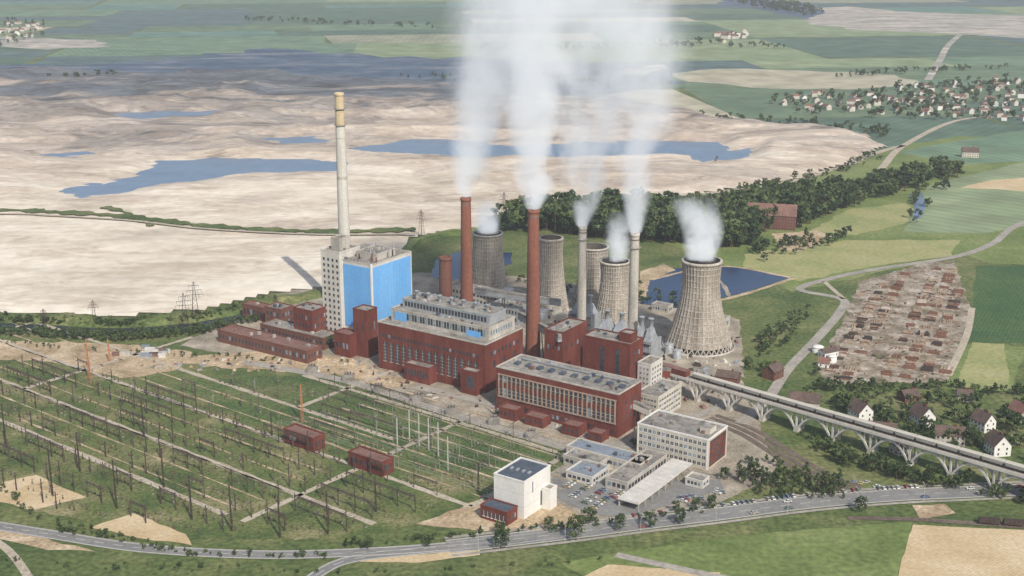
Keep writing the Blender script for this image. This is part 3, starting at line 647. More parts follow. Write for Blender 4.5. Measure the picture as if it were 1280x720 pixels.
# ---------------------------------------------------------------- houses
def house_mesh(L,D,h,rh,wall,roof,seed=0):
    mb=MB();mb.box(-L/2,L/2,-D/2,D/2,0,h,wall)
    o=.5
    for s in(-1,1):
        x=s*L/2; mb.poly([(x,-D/2,h),(x,D/2,h),(x,0,h+rh)] if s>0 else [(x,D/2,h),(x,-D/2,h),(x,0,h+rh)],wall)
    e=o*rh/(D/2)
    for s in(-1,1):
        y=s*(D/2+o)
        vs=[(-L/2-o,y,h-e+.05),(L/2+o,y,h-e+.05),(L/2+o,0,h+rh+.05),(-L/2-o,0,h+rh+.05)]; vs+=[(p[0],p[1],p[2]+.25) for p in vs]
        mb.add(vs,[(0,1,2,3),(4,5,6,7),(0,1,5,4),(1,2,6,5),(3,0,4,7)],roof)
    mb.box(L*.15,L*.15+.9,-.4,.5,h+rh-.8,h+rh+1.3,brick)
    n=int(L/2.6)
    for j in range(max(1,int(h/2.8))):
        z=1+j*2.8
        for s in(-1,1):
            for i in range(n):
                x=-L/2+(i+.5)*L/n; 
                if j==0 and i==n//2 and s<0: mb.box(x-.5,x+.5,-D/2-.06,-D/2,0.05,2.1,bark); continue
                mb.box(x-.5,x+.5,s*(D/2)-(.06 if s<0 else 0),s*(D/2)+(.06 if s>0 else 0),z,z+1.3,glass)
            for i in range(2):
                y=-D/4+i*D/2; mb.box(s*L/2-(.06 if s<0 else 0),s*L/2+(.06 if s>0 else 0),y-.5,y+.5,z,z+1.3,glass)
    for s in(-1,1): mb.box(s*L/2-(.06 if s<0 else 0),s*L/2+(.06 if s>0 else 0),-.5,.5,h+.4,h+1.5,glass)
    return mb
for (u,v,L,D,h,rh,w,r,a) in [(1075,524,11,10,6.5,5,white,tile,-1.2),(1152,530,12,10,6.5,5.5,white,tile,-1.3),(1186,553,16,9,6,4,conc,tile,-.2),
    (1228,536,11,9,6,5,white,tile,-1.1),(1246,566,11,10,6.5,5.5,white,tile,-1.4),(1102,545,16,9,5,3.5,conc,tile,-.3),(1005,512,18,10,7,4,conc,tile,-.3),
    (966,472,11,9,6,3.5,brick_d,tile,.8),(910,478,14,9,5,3,brick_d,tile,-.4),(1035,445,12,7,4,2,white,tile,.5),(1030,458,7,6,3.5,2.5,white,tile_r,-.4),
    (1135,500,10,8,4,3,brick_d,tile,.3),(1275,524,11,9,6,4.5,cream,tile_r,-1.2),(1320,560,12,9,6,4,white,tile,.4),(1125,566,9,8,4,3,cream,tile,.4),(1205,500,9,7,4,3,conc,tile,-.2)]:
    house_mesh(L,D,h,rh,w,r).obj('house',(*G(u,v),0),a)
house_mesh(46,20,14,9,brick_d,roofr).obj('mill_building',(*G(964,284),0),-.25)
house_mesh(20,11,7,5,cream,tile).obj('farm_house',(*G(1212,196),0),-.2)
def village(name,poly,n,s=1.0):
    ws=[white,cream,conc,conc_w];rs=[tile,tile,roofr,tile_r];V=MB()
    for (x,y) in scatter(poly,n):
        L=random.uniform(9,16)*s;D=random.uniform(8,10)*s;h=random.uniform(4,8)*s;rh=3.5*s;a=random.choice([.2,-.3,1.3,1.8])+random.uniform(-.1,.1)
        c,si=math.cos(a),math.sin(a);T=lambda p:(x+p[0]*c-p[1]*si,y+p[0]*si+p[1]*c,p[2])
        vs=[(-L/2,-D/2,0),(L/2,-D/2,0),(L/2,D/2,0),(-L/2,D/2,0),(-L/2,-D/2,h),(L/2,-D/2,h),(L/2,D/2,h),(-L/2,D/2,h),(-L/2,0,h+rh),(L/2,0,h+rh)]
        vs=[T(p) for p in vs]; w=random.choice(ws)
        V.add(vs,[(0,1,5,4),(2,3,7,6),(1,2,6,9,5),(3,0,4,8,7)],w); V.add(vs,[(4,5,9,8),(6,7,8,9)],random.choice(rs))
    V.obj(name)
village('distant_village',[(960,130),(1000,119),(1100,114),(1200,102),(1300,100),(1500,104),(1500,160),(1280,152),(1150,146),(1010,140)],230,.85)
village('distant_village',[(-200,38),(0,30),(50,30),(50,48),(0,56),(-200,60)],90,1.1)
village('distant_village',[(885,46),(930,38),(940,46),(900,54)],16,1.2)
# ---------------------------------------------------------------- trees
def leaf_tree(kind,n,size,seed):
    r=np.random.default_rng(seed);C=[];k=0
    ncl=22 if n>250 else 9
    cl=[]
    for i in range(ncl):
        a=r.uniform(0,2*math.pi);
        if kind=='round': z=r.uniform(.32,.97);R=.36*math.sqrt(max(.05,1-((z-.62)/.42)**2))*r.uniform(.45,1.1);cl.append((R*math.cos(a),R*math.sin(a),z,r.uniform(.09,.17)))
        elif kind=='tall': z=r.uniform(.12,.97);R=.13*math.sqrt(max(.05,1-((z-.5)/.52)**2))*r.uniform(.3,1.1);cl.append((R*math.cos(a),R*math.sin(a),z,r.uniform(.05,.09)))
        else: z=r.uniform(.12,.95);R=.24*(1-z)*r.uniform(.4,1.1);cl.append((R*math.cos(a),R*math.sin(a),z,.04+.08*(1-z)))
    V=[];M=[]
    per=n//ncl
    for (x,y,z,rad) in cl:
        tone=r.choice([0,1,1,2])
        p=r.normal(size=(per,3));p/=np.linalg.norm(p,axis=1)[:,None];p*=rad*r.uniform(.5,1.1,size=(per,1));p[:,2]*=.8
        c=p+np.array([x,y,z])
        a=r.normal(size=(per,3));a/=np.linalg.norm(a,axis=1)[:,None];b=np.cross(a,r.normal(size=(per,3)));b/=np.linalg.norm(b,axis=1)[:,None]
        s=size*r.uniform(.6,1.3,size=(per,1))
        V.append(np.stack([c-a*s-b*s*.5,c+a*s-b*s*.5,c+a*s*.7+b*s*.6,c-a*s*.7+b*s*.6],1).reshape(-1,3))
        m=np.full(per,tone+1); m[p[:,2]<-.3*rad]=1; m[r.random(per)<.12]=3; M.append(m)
    V=np.concatenate(V);M=np.concatenate(M);Q=np.arange(len(V)).reshape(-1,4)
    tb=MB();tb.rev(0,0,[(.022,0),(.016,.3),(.007,.75)],5,bark)
    for i in range(5):
        x,y,z,_=cl[i]; tb.beam((0,0,max(.15,z-.3)),(x,y,z),.014,bark,.005)
    tv=np.array(tb.v);tq=np.array([f for f in tb.f])
    return np.concatenate([tv,V]),np.concatenate([tq,Q+len(tv)]),np.concatenate([np.zeros(len(tq)),M])
TM=[bark]+leafs
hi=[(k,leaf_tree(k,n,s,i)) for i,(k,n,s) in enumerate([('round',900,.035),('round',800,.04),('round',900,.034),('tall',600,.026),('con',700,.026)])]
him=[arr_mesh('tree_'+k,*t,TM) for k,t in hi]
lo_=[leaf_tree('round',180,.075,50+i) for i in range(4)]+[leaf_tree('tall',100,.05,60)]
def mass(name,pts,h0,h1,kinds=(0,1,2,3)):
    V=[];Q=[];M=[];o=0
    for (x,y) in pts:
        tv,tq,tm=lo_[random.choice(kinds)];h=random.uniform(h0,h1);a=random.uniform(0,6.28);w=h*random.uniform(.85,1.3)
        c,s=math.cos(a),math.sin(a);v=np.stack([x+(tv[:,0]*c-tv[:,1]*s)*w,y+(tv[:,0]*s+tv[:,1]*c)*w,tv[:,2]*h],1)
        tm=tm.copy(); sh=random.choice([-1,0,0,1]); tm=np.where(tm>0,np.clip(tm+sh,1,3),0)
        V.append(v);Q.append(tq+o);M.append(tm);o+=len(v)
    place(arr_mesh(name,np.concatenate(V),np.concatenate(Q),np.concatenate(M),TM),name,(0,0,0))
mass('forest',scatter([(600,302),(640,290),(700,292),(760,302),(830,304),(900,312),(945,306),(940,288),(860,274),(760,268),(640,282)],460),14,28)
mass('forest',scatter([(860,300),(940,296),(1000,285),(1060,262),(1050,244),(960,252),(880,270)],230),12,24)
mass('forest',scatter([(1050,264),(1120,244),(1200,222),(1200,212),(1120,224),(1050,246)],110),11,22)
mass('riverside_trees',scatter([(1130,285),(1138,240),(1200,225),(1200,232),(1165,245),(1160,275)],20),6,11)
mass('riverside_trees',scatter([(940,312),(1000,300),(1060,296),(1060,302),(1000,318),(950,330)],40),5,12)
mass('riverside_trees',scatter([(900,240),(1000,222),(1110,190),(1115,196),(1010,232),(900,250)],60),4,9)
mass('hedge',scatter([(-300,392),(0,398),(150,404),(250,396),(340,376),(342,380),(250,402),(150,410),(0,403),(-300,401)],480),2.5,6)
mass('hedge',scatter([(0,412),(150,420),(250,412),(320,398),(325,402),(250,420),(150,428),(0,420)],260),3,6)
mass('village_trees',scatter([(950,125),(1100,112),(1200,100),(1500,96),(1500,165),(1280,156),(1150,150),(1000,144)],420),7,14)
mass('village_trees',scatter([(-200,36),(0,26),(55,28),(55,50),(0,60),(-200,62)],110),10,16)
mass('distant_trees',scatter([(820,140),(1000,150),(1120,165),(1100,175),(1000,160),(820,146)],90),5,11)
mass('distant_trees',scatter([(600,60),(880,52),(1000,60),(1000,64),(880,60),(600,68)],80),8,16)
mass('distant_trees',scatter([(900,-2),(1000,6),(1030,18),(1010,22),(930,8)],130),12,20)
mass('distant_trees',scatter([(500,92),(700,96),(840,104),(840,112),(620,112),(500,98)],70),5,11)
mass('distant_trees',scatter([(-100,92),(140,92),(150,98),(-100,98)],50),6,11)
mass('field_hedgerow',scatter([(1040,95),(1140,88),(1260,84),(1260,87),(1140,92),(1040,99)],50),6,12)
mass('field_hedgerow',scatter([(300,22),(560,34),(560,38),(300,27)],60),8,14)
mass('garden_trees',scatter([(990,492),(1060,488),(1290,494),(1290,585),(1200,560),(1060,525),(1000,508)],105),4,10)
mass('bushes',scatter([(1000,545),(1080,572),(1200,605),(1290,622),(1290,634),(1180,612),(1040,580)],70),3,8)
mass('bushes',scatter([(910,560),(960,575),(1060,600),(1060,622),(960,625),(920,600)],22),3,6)
mass('yard_trees',scatter([(925,440),(950,420),(1010,380),(1030,382),(960,465),(930,470)],50),3,7)
mass('yard_trees',scatter([(1015,482),(1180,482),(1290,492),(1290,498),(1180,490),(1010,492)],60),3,7)
mass('bushes',scatter([(620,345),(800,352),(900,380),(830,390),(700,372)],60),3,7)
mass('bushes',scatter([(0,425),(230,442),(440,452),(440,456),(230,448),(0,432)],40),1.5,3.5)
mass('roadside_bushes',scatter([(430,684),(620,672),(760,658),(900,640),(900,636),(760,650),(620,664),(430,678)],50),2,4)
mass('roadside_bushes',scatter([(-20,590),(60,650),(240,690),(430,696),(430,700),(240,697),(60,664),(-20,600)],90),1.5,3.5)
mass('roadside_bushes',scatter([(0,700),(420,712),(760,700),(760,706),(420,720),(0,712)],40),1.2,3.2)
def tr(u,v,h,k=None,name='tree'):
    i=random.choice([0,1,2]) if k is None else k; place(him[i],name,(*G(u,v),0),random.uniform(0,6.28),h)
for u,v,h in [(720,676,12),(736,656,9),(686,664,7),(414,436,9),(775,664,8),(812,660,9),(850,655,8),(625,668,7),(626,686,10),(536,684,6),(460,688,7),(1075,640,8),(1100,556,10),(1215,560,12),(1160,560,10),(1270,540,11),(1040,530,9),
    (1062,585,10),(1090,590,9),(1120,600,11),(1165,610,12),(1140,604,10),(905,600,7),(870,636,6),(845,640,6),(890,636,7),(1020,470,7),(980,415,6),(955,440,6),(792,560,6),(805,580,5),(700,575,5),(1190,572,9),(1210,605,8)]: tr(u,v,h)
for i in range(18): tr(922+i*7.5+random.uniform(-2,2),602+i*.9+random.uniform(-6,6),random.uniform(9,14),3,'poplar_tree')
for i in range(9): tr(950+i*13,622+random.uniform(-3,3),random.uniform(4,7),4,'conifer_tree')
for i in range(14): tr(1045+i*8+random.uniform(-3,3),255-i*2.5,random.uniform(14,22))
# ---------------------------------------------------------------- switchyard
def frame_pts(ang,dx,dy,pl,org):
    pl=GP(pl);o=Vector(org);c,s=math.cos(ang),math.sin(ang);out=[]
    for j in range(-60,60):
        row=[]
        for i in range(-90,90):
            x=o.x+i*dx*c-j*dy*s;y=o.y+i*dx*s+j*dy*c
            if inpoly(np.array([x]),np.array([y]),pl)[0]: row.append((x,y,i))
        if row: out.append((j,row))
    return out
yardpoly=[(-260,440),(60,455),(160,474),(210,478),(300,520),(420,560),(500,600),(560,634),(520,650),(420,668),(250,668),(120,648),(0,622),(-260,590)]
yard2=[(330,474),(430,480),(560,520),(700,566),(640,590),(540,625),(500,600),(420,560),(300,520),(200,482)]
org=G(300,560)
def gantry_rows(poly,dx,dy,h,m,prob,name,w,mod=2):
    for j,row in frame_pts(YA,dx,dy,poly,org):
        mb=MB();last=None
        d=Vector((math.cos(YA),math.sin(YA),0));pd=Vector((-d.y,d.x,0))
        for (x,y,i) in row:
            if random.random()>prob: last=None;continue
            hh=h*(1 if (i+j)%4 else 1.35)*random.uniform(.97,1.04)
            mm=m if (i+j)%3 else steel_b
            mb.beam((x,y,0),(x,y,hh),w,mm,w*.7)
            if last and last[2]==i-1 and (i//4)%2==0:
                a=Vector((last[0],last[1],h*.9));b=Vector((x,y,h*.9)); mb.beam(a,b,.5,steel_b); mb.beam(a-Vector((0,0,.9)),b-Vector((0,0,.9)),.25,steel_b)
                for t in(.2,.5,.8):
                    c=a.lerp(b,t); mb.beam(c,c-Vector((0,0,2.2)),.22,equip)
            q=Vector((x,y,hh*.8)); mb.beam(q-pd*1.6,q+pd*1.6,.24,mm)
            last=(x,y,i)
        if mb.v: mb.obj(name)
gantry_rows(yardpoly,12,18,10,steel,.82,'switchyard_gantry',.55)
gantry_rows(yard2,16,21,8.5,steel_b,.6,'switchyard_gantry',.45)
gantry_rows(yard2,21,33,8,steel_g,.5,'switchyard_gantry',.4)
eq=MB()
def breaker(x,y,s,mm):
    eq.box(x-.5*s,x+.5*s,y-.5*s,y+.5*s,.2,1.2*s,mm); eq.beam((x,y,1.2*s),(x,y,3.0*s),.4*s,equip,.3*s); eq.box(x-.35*s,x+.35*s,y-.35*s,y+.35*s,3.0*s,3.3*s,mm)
for poly,dx,dy,pr in((yardpoly,4.0,4.5,.62),(yard2,4.6,4.8,.5)):
    for j,row in frame_pts(YA,dx,dy,poly,org):
        if j%4 in(0,3): continue
        for (x,y,i) in row:
            if random.random()<pr: breaker(x+random.uniform(-.2,.2),y+random.uniform(-.2,.2),random.uniform(.6,.95),random.choice([steel_b,equip,equip,steel_g]))
for k in range(9):
    c=yo+yx*(-60+k*30)+yy*(112+(k%2)*3)
    x,y=c.x,c.y; eq.box(x-3,x+3,y-2,y+2,.3,4,roofg); eq.box(x-3.6,x-3.05,y-1.8,y+1.8,.8,3.6,steel_g); eq.box(x+3.05,x+3.6,y-1.8,y+1.8,.8,3.6,steel_g)
    for q in(-1.8,0,1.8): eq.beam((x+q,y,4),(x+q,y-.6,6.4),.35,equip)
    eq.beam((x-2,y+1.2,5),(x+2,y+1.2,5),.9,steel_g)
eq.obj('substation_equipment')
wr=MB()
for poly,dx,dy in((yardpoly,24,18),(yard2,16,21)):
    prev=None
    for j,row in frame_pts(YA,dx,dy,poly,org):
        cur={i:(x,y) for x,y,i in row}
        if prev:
            for i,p in cur.items():
                if i in prev and random.random()<.7:
                    for o in(-2,0,2):
                        a=Vector((*prev[i],7.8))+Vector((o*.78,-o*.6,0));b=Vector((*p,7.8))+Vector((o*.78,-o*.6,0));m_=(a+b)/2-Vector((0,0,1)); wr.beam(a,m_,.11,steel);wr.beam(m_,b,.11,steel)
        prev=cur
for k in range(7):
    for o in(-1.5,1.5):
        a=yo+yx*(-5+k*4)+yy*(34+k*12+o);b=yo+yx*(165+k*3)+yy*(34+k*12+o)
        wr.beam((a.x,a.y,4.5),(b.x,b.y,4.5),.16,steel_g)
        for q in range(12):
            c=a.lerp(b,q/11); wr.beam((c.x,c.y,0),(c.x,c.y,4.5),.22,steel_g)
wr.obj('busbar_wires')
def mast(u,v,vt,m,w=.6,name='lattice_mast'):
    h=HT(u,v,vt);mb=MB();s=w*1.6
    for a in(-1,1):
        for b in(-1,1): mb.beam((a*s,b*s,0),(a*.15,b*.15,h),.2,m)
    n=int(h/3)
    for i in range(n):
        t0=i/n;t1=(i+1)/n;r0=s*(1-t0)+.15*t0;r1=s*(1-t1)+.15*t1
        for (a,b,c,d) in((-1,-1,1,-1),(1,-1,1,1),(1,1,-1,1),(-1,1,-1,-1)):
            mb.beam((a*r0,b*r0,h*t0),(c*r1,d*r1,h*t1),.11,m)
    mb.obj(name,(*G(u,v),0),YA)
for u,v,vt in((512,552,512),(524,558,517),(536,564,522),(548,571,528),(497,566,522),(560,588,546)): mast(u,v,vt,steel_l,.12)
for u,v,vt in((112,475,424),(378,527,480),(137,452,424)): mast(u,v,vt,steel_o,.4)
for u,v,vt in((620,520,492),(340,545,515),(290,664,606),(8,560,505),(146,636,575),(410,668,614),(598,615,578),(66,620,560),(205,610,560),(180,545,500),(470,640,596),(350,672,620),(240,650,600),(100,590,540)): mast(u,v,vt,steel,.2)
def pylon(u,v,vt,sc=1):
    h=HT(u,v,vt);mb=MB();s=h*.09
    for a in(-1,1):
        for b in(-1,1): mb.beam((a*s,b*s,0),(a*.3,b*.3,h),.25,steel,.15)
    n=9
    for i in range(n):
        t0=i/n;t1=(i+1)/n;r0=s*(1-t0)+.3*t0;r1=s*(1-t1)+.3*t1
        for (a,b,c,d) in((-1,-1,1,-1),(1,-1,1,1),(1,1,-1,1),(-1,1,-1,-1)): mb.beam((a*r0,b*r0,h*t0),(c*r1,d*r1,h*t1),.11,steel)
    for t,w in((.66,.22),(.78,.18),(.9,.12)):
        mb.beam((-w*h,0,h*t),(w*h,0,h*t),.25,steel)
        for q in(-1,-.5,.5,1): mb.beam((q*w*h,0,h*t),(q*w*h,0,h*t-2.2),.18,equip)
    mb.obj('electricity_pylon',(*G(u,v),0),random.choice([YA,.3]))
for u,v,vt in((245,400,352),(232,412,366),(118,402,375),(527,296,262),(630,284,240),(56,410,386),(990,250,228),(840,262,242),(700,282,262),(345,392,368)): pylon(u,v,vt)
# ---------------------------------------------------------------- scrap / timber yard
sc=MB();sm=[mat('rusty_scrap',[(.14,.075,.05),(.23,.125,.085)],.5,famt=.3),mat('old_timber',[(.27,.20,.145),(.40,.315,.24)],.5,famt=.3),mat('coal_dark',[(.06,.045,.04)],.5,famt=.3),mat('pale_scrap',[(.50,.44,.38)],.5,famt=.2)]
def log(x,y,a,L,w,h,m,z=0,t=.85):
    c,s=math.cos(a),math.sin(a)
    vs=[(x+p*L/2*c-q*w/2*s,y+p*L/2*s+q*w/2*c,z) for p,q in((-1,-1),(1,-1),(1,1),(-1,1))]+[(x+t*(p*L/2*c-q*w/2*s),y+t*(p*L/2*s+q*w/2*c),z+h*random.uniform(.7,1)) for p,q in((-1,-1),(1,-1),(1,1),(-1,1))]
    sc.add(vs,[(0,1,5,4),(1,2,6,5),(2,3,7,6),(3,0,4,7),(4,5,6,7)],m)
SPx=[(1080,358),(1150,334),(1188,332),(1207,388),(1180,472),(1044,474),(1028,456),(1062,405)]
sa=-.42
for j,row in frame_pts(sa,11.5,9.5,SPx,G(1120,400)):
    if j%4==0: continue
    for (x,y,i) in row:
        if i%5==0 or random.random()<.12: continue
        m0=random.choices(sm,[4,3,4 if j<-2 else 2,.5])[0]; vert=random.random()<.25
        n=random.randint(4,8);h=random.uniform(.9,2.8);Lw=random.uniform(6.5,10)
        for k in range(n):
            o=(k-(n-1)/2)*(6.6/n)
            if vert: log(x+math.cos(sa)*o*1.3,y+math.sin(sa)*o*1.3,sa+math.pi/2+random.uniform(-.06,.06),6.5,6.2/n,h*random.uniform(.5,1.1),random.choice([m0,m0,m0,sm[1]]))
            else: log(x-math.sin(sa)*o,y+math.cos(sa)*o,sa+random.uniform(-.06,.06),Lw*random.uniform(.8,1),5.6/n,h*random.uniform(.5,1.1),random.choice([m0,m0,m0,sm[0]]))
for (x,y) in scatter(SPx,330): log(x,y,random.uniform(0,3),random.uniform(1,4),random.uniform(.4,1.2),random.uniform(.3,1.3),random.choices(sm,[4,3,2,1])[0])
sc.obj('timber_and_scrap_piles')
cs=MB()
def pile(x,y,L,w,h,m):
    a=random.uniform(0,3);c,s=math.cos(a),math.sin(a)
    vs=[(x+p*L/2*c-q*w/2*s,y+p*L/2*s+q*w/2*c,0.1) for p,q in((-1,-1),(1,-1),(1,1),(-1,1))]+[(x+.6*(p*L/2*c-q*w/2*s),y+.6*(p*L/2*s+q*w/2*c),h*random.uniform(.7,1)) for p,q in((-1,-1),(1,-1),(1,1),(-1,1))]
    cs.add(vs,[(0,1,5,4),(1,2,6,5),(2,3,7,6),(3,0,4,7),(4,5,6,7)],m)
for (x,y) in scatter([(225,440),(440,446),(520,480),(470,486),(420,466),(160,462)],90): pile(x,y,random.uniform(1,5),random.uniform(.8,3),random.uniform(.5,2),random.choice([dirt,roofr,roofb,steel,conc,roofg,dirt]))
for (x,y) in scatter([(130,430),(215,440),(215,450),(140,446)],14):
    cs.box(x,x+random.uniform(4,8),y,y+2.5,0.1,2.6,random.choice([conc,roofb,roofr,conc_w]))
for (x,y) in scatter([(830,455),(925,420),(925,480),(900,520),(860,515),(830,480)],60): pile(x,y,random.uniform(1,6),random.uniform(1,4),random.uniform(.6,3),random.choice([conc,roofb,roofr,steel]))
for (x,y) in scatter([(500,480),(600,500),(760,552),(740,556),(600,512),(500,488)],36): pile(x,y,random.uniform(1,5),1.5,random.uniform(.5,1.8),random.choice([conc,roofr,steel,roofg]))
for (x,y) in scatter([(660,400),(760,420),(840,440),(830,470),(700,440),(650,420)],50): pile(x,y,random.uniform(1,6),random.uniform(1,3),random.uniform(.6,4),random.choice([silver,roofb,roofr,steel,conc]))
cs.obj('stored_plant_parts')
def tank(u,v,r,h,m,name='storage_tank'):
    mb=MB();mb.rev(0,0,[(r,0),(r,h),(r*.6,h+r*.18),(.05,h+r*.25)],24,m);mb.rev(0,0,[(r+.05,h-.3),(r+.2,h-.3),(r+.2,h),(r+.05,h)],24,steel_l);mb.obj(name,(*G(u,v),0))
for a in((1022,440,4,4,white),(1040,452,3,4,white),(665,398,5,9,silver),(676,402,5,9,silver),(622,385,5,12,silver),(635,380,5,12,silver),(700,420,4,8,conc),(836,440,3,6,silver),(846,448,3,6,silver)): tank(*a)
ex=MB();ex.box(-14,14,-6,6,0,4,steel);ex.box(-8,8,-5,5,4,12,steel_g);ex.beam((0,0,12),(-4,0,30),1.2,steel);ex.beam((6,0,10),(42,0,14),2,steel);ex.beam((-6,0,10),(-46,0,20),2,steel)
ex.beam((-4,0,30),(42,0,14),.5,steel);ex.beam((-4,0,30),(-46,0,20),.5,steel)
for i in range(14):
    a=i*math.pi/7;b=(i+1)*math.pi/7;ex.beam((44+5*math.cos(a),0,14+5*math.sin(a)),(44+5*math.cos(b),0,14+5*math.sin(b)),1.5,steel)
eo=ex.obj('mine_excavator',(*G(895,204),1),1.3);eo.scale=(.3,.3,.3)
# ---------------------------------------------------------------- vehicles
def car_mesh(m):
    mb=MB()
    pr=[(-2.1,.32),(-2.18,.62),(-2.05,.82),(-1.3,.90),(1.0,.90),(1.95,.78),(2.12,.6),(2.08,.32)]
    n=len(pr);W=.82
    vs=[(x,-W,z) for x,z in pr]+[(x,W,z) for x,z in pr]
    mb.add(vs,[tuple(range(n)),tuple(reversed(range(n,2*n)))]+[(i,(i+1)%n,n+(i+1)%n,n+i) for i in range(n)],m)
    mb.frus(-1.55,.95,-.76,.76,.9,-1.15,.35,-.6,.6,1.34,glass,top=m); mb.box(-1.18,.38,-.62,.62,1.345,1.40,m)
    for x in(-1.3,1.3):
        for y in(-.72,.72):
            k=[(x+.32*math.cos(a*math.pi/5),y-.12,.32+.32*math.sin(a*math.pi/5)) for a in range(10)];k2=[(p[0],p[1]+.24,p[2]) for p in k]
            mb.add(k+k2,[tuple(range(10)),tuple(range(19,9,-1))]+[(i,(i+1)%10,10+(i+1)%10,10+i) for i in range(10)],tyre)
    mb.box(-2.24,-2.16,-.8,.8,.42,.52,steel_l);mb.box(2.10,2.18,-.8,.8,.42,.52,steel_l)
    return mb.mesh('parked_car')
cars=[car_mesh(mat('car_paint_%d'%i,[c],1,rough=.35,spec=.5,famt=.03)) for i,c in enumerate([(.62,.62,.58),(.28,.07,.06),(.10,.15,.25),(.42,.40,.34),(.12,.18,.13),(.45,.38,.22),(.25,.27,.3),(.6,.59,.56)])]
def car(x,y,z,a,name='parked_car'): place(random.choice(cars),name,(x,y,z),a)
c_,s_=math.cos(ANG),math.sin(ANG)
for (u,v,n) in((705,612,9),(716,622,9),(728,632,9),(712,600,7),(742,636,8),(760,628,8)):
    x,y=G(u,v)
    for i in range(n):
        if random.random()<.2: continue
        car(x+i*2.7*s_*-1,y+i*2.7*c_,.25,ANG+random.uniform(-.05,.05))
ln=spline(GP(road2),2.7)
def along(i0,i1,off,stepi,ang0,z,prob,name='parked_car'):
    for i in range(i0,min(i1,len(ln)-2),stepi):
        if random.random()>prob: continue
        d=(ln[i+1]-ln[i]).normalized();p=ln[i]+Vector((-d.y,d.x))*off; car(p.x,p.y,z,math.atan2(d.y,d.x)+ang0,name)
region('lay_by',[(740,672),(800,662),(900,650),(1000,636),(1060,628),(1060,620),(1000,622),(900,634),(800,648),(740,660)],asph,.27,jit=.2)
along(34,92,8.2,1,math.pi/2,.37,.6)
along(28,110,-4.2,7,0,.34,.35,'car'); along(10,120,3,9,math.pi,.34,.4,'car')
for (x,y) in scatter([(840,624),(900,612),(912,618),(850,634)],10): car(x,y,.25,ANG)
for (x,y) in scatter([(1070,600),(1100,606),(1096,612),(1064,608)],4): car(x,y,.2,.3)
wa,wb=Vector(G(1236,655.5)),Vector(G(1330,662));d=(wb-wa).normalized()
for i in range(5):
    mb=MB();mb.box(-5,5,-1.4,1.4,1,1.3,steel);mb.box(-4.9,4.9,-1.35,1.35,1.31,3.2,steel,top=sm[2])
    for x in(-3.5,-2,2,3.5): mb.box(x-.4,x+.4,-1.1,1.1,.35,1,steel)
    for k in range(6): mb.box(-4.6+k*1.8,-4.45+k*1.8,-1.45,-1.35,1.31,3.2,brick_d)
    p=wa+d*(i*11.5);mb.obj('goods_wagon',(p.x,p.y,.2),math.atan2(d.y,d.x))
for i in range(6,len(ln)-4,14):
    dd=(ln[i+1]-ln[i]).normalized();nn=Vector((-dd.y,dd.x));p=ln[i]+nn*-8
    mb=MB();mb.beam((0,0,0),(0,0,9),.2,steel_l,.12);mb.beam((0,0,9),(0,2.2,9.5),.14,steel_l);mb.box(-.2,.2,1.9,2.9,9.4,9.6,conc);mb.obj('street_lamp',(p.x,p.y,0),math.atan2(dd.y,dd.x))
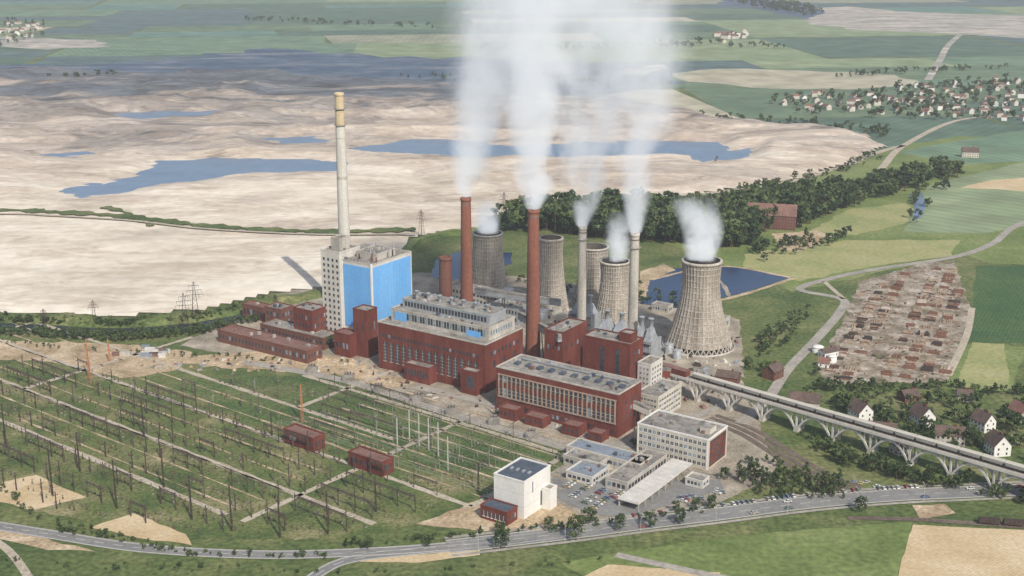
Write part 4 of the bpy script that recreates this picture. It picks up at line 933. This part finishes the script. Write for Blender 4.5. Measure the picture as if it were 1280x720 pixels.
# ---------------------------------------------------------------- steam plumes
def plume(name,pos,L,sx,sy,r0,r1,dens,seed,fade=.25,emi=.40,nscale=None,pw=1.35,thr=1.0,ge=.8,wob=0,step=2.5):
    mb=MB();n=16;vs=[];K=12
    wf=lambda t:wob*math.sin(t*7+seed)*t
    for j in range(K+1):
        t=j/K;R=(r0+(r1-r0)*t**ge)*1.12+.6;
        for i in range(n):
            a=2*math.pi*i/n;vs.append((sx*t**1.35+wf(t)+R*math.cos(a),sy*t**1.35+R*math.sin(a),L*t))
    fs=[(j*n+i,j*n+(i+1)%n,(j+1)*n+(i+1)%n,(j+1)*n+i) for j in range(K) for i in range(n)]+[tuple(reversed(range(n))),tuple(range(K*n,K*n+n))]
    m=bpy.data.materials.new('steam');m.use_nodes=True;nt=m.node_tree;N=nt.nodes;Lk=nt.links
    try: m.cycles.volume_step_rate=step
    except Exception: pass
    N.remove(N['Principled BSDF']);out=N['Material Output']
    def M(op,a,b=None,c=None,cl=False):
        x=N.new('ShaderNodeMath');x.operation=op;x.use_clamp=cl
        for k,q in enumerate((a,b,c)):
            if q is None: continue
            if isinstance(q,(int,float)): x.inputs[k].default_value=q
            else: Lk.new(q,x.inputs[k])
        return x.outputs[0]
    tc=N.new('ShaderNodeTexCoord');sp=N.new('ShaderNodeSeparateXYZ');Lk.new(tc.outputs['Object'],sp.inputs[0])
    t=M('MAXIMUM',M('DIVIDE',sp.outputs['Z'],L),.0001);tp=M('POWER',t,1.35)
    wv=M('MULTIPLY',M('MULTIPLY',M('SINE',M('MULTIPLY_ADD',t,7,seed)),t),wob)
    x=M('SUBTRACT',M('SUBTRACT',sp.outputs['X'],M('MULTIPLY',tp,sx)),wv);y=M('SUBTRACT',sp.outputs['Y'],M('MULTIPLY',tp,sy))
    r=M('SQRT',M('ADD',M('MULTIPLY',x,x),M('MULTIPLY',y,y)));R=M('MULTIPLY_ADD',M('POWER',t,ge),r1-r0,r0)
    q=M('SUBTRACT',1,M('DIVIDE',r,R))
    mp=N.new('ShaderNodeMapping');mp.inputs['Location'].default_value=(seed*13,seed*7,seed*3);mp.inputs['Scale'].default_value=(1,1,.75);Lk.new(tc.outputs['Object'],mp.inputs[0])
    nz=N.new('ShaderNodeTexNoise');nz.inputs['Scale'].default_value=nscale or .035;nz.inputs['Detail'].default_value=4;nz.inputs['Roughness'].default_value=.6;nz.inputs['Distortion'].default_value=.4;Lk.new(mp.outputs[0],nz.inputs['Vector'])
    d=M('ADD',q,M('MULTIPLY',M('SUBTRACT',nz.outputs['Fac'],.50),3.6*thr))
    d=M('MULTIPLY',M('MAXIMUM',d,0),1.3,cl=True); d=M('MULTIPLY',d,M('MULTIPLY',q,2.0,cl=True))
    d=M('MULTIPLY',d,M('POWER',M('DIVIDE',r0,R),pw))
    d=M('MULTIPLY',d,M('MULTIPLY',M('SUBTRACT',1,t),1/fade,cl=True))
    d=M('MULTIPLY',d,dens)
    s=N.new('ShaderNodeVolumeScatter');s.inputs['Color'].default_value=(.97,.98,1,1);Lk.new(d,s.inputs['Density'])
    e=N.new('ShaderNodeEmission');e.inputs['Color'].default_value=(.88,.94,1,1);Lk.new(M('MULTIPLY',d,emi),e.inputs['Strength'])  # added self-glow, stands in for light scattered many times inside the steam
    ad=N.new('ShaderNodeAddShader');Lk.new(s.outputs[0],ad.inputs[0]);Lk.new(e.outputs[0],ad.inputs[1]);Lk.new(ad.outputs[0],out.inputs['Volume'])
    me=bpy.data.meshes.new(name);me.from_pydata(vs,[],fs);me.materials.append(m);me.update();place(me,name,pos)
def PP(u,vb,vt): x,y,z=Z3(u,vb,vt);return (x,y,z+.3)
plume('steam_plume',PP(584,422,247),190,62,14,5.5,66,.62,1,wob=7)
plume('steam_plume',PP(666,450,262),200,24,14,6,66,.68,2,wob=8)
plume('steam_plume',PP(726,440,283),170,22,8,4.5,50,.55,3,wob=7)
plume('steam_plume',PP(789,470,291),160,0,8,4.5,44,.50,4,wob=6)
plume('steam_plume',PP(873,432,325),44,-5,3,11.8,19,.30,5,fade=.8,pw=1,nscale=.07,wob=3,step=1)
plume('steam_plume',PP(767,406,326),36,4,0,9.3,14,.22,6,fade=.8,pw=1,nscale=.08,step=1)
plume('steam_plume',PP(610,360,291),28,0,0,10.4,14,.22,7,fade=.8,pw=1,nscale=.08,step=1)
# ---------------------------------------------------------------- summer haze in the valley air
hz=MB();hz.box(-24000,24000,-2500,40000,-20,460,grass);hm=bpy.data.materials.new('haze');hm.use_nodes=True;nt=hm.node_tree
nt.nodes.remove(nt.nodes['Principled BSDF']);vs_=nt.nodes.new('ShaderNodeVolumeScatter');vs_.inputs['Color'].default_value=(.88,.93,1,1);vs_.inputs['Density'].default_value=8e-5;vs_.inputs['Anisotropy'].default_value=0
nt.links.new(vs_.outputs[0],nt.nodes['Material Output'].inputs['Volume']);ho=hz.obj('atmosphere_haze');ho.data.materials.clear();ho.data.materials.append(hm)
# ---------------------------------------------------------------- light, world, camera
w=bpy.data.worlds.new('World');scene.world=w;w.use_nodes=True;nt=w.node_tree
sky=nt.nodes.new('ShaderNodeTexSky');sky.sky_type='NISHITA';sky.sun_disc=False
el=math.radians(43);az=Vector((.42,-.907)).normalized()
sky.sun_elevation=el;sky.sun_rotation=math.atan2(az.x,az.y);sky.dust_density=2
nt.links.new(sky.outputs[0],nt.nodes['Background'].inputs['Color']);nt.nodes['Background'].inputs['Strength'].default_value=.125
sd=bpy.data.lights.new('sun','SUN');sd.energy=4.0;sd.angle=math.radians(.6);sd.color=(1,.93,.82)
so=bpy.data.objects.new('sun',sd);so.location=(0,0,800);root.objects.link(so)
dv=Vector((-az.x*math.cos(el),-az.y*math.cos(el),-math.sin(el)));so.rotation_euler=dv.to_track_quat('-Z','Y').to_euler()
cd=bpy.data.cameras.new('camera');cd.lens=45;cd.sensor_width=36;cd.clip_start=1;cd.clip_end=80000
co=bpy.data.objects.new('camera',cd);co.location=(0,0,H);co.rotation_euler=(math.pi/2-P,0,0);root.objects.link(co);scene.camera=co
scene.view_settings.view_transform='Standard';scene.view_settings.look='None';scene.view_settings.exposure=0
print('OBJECTS',len(bpy.data.objects))
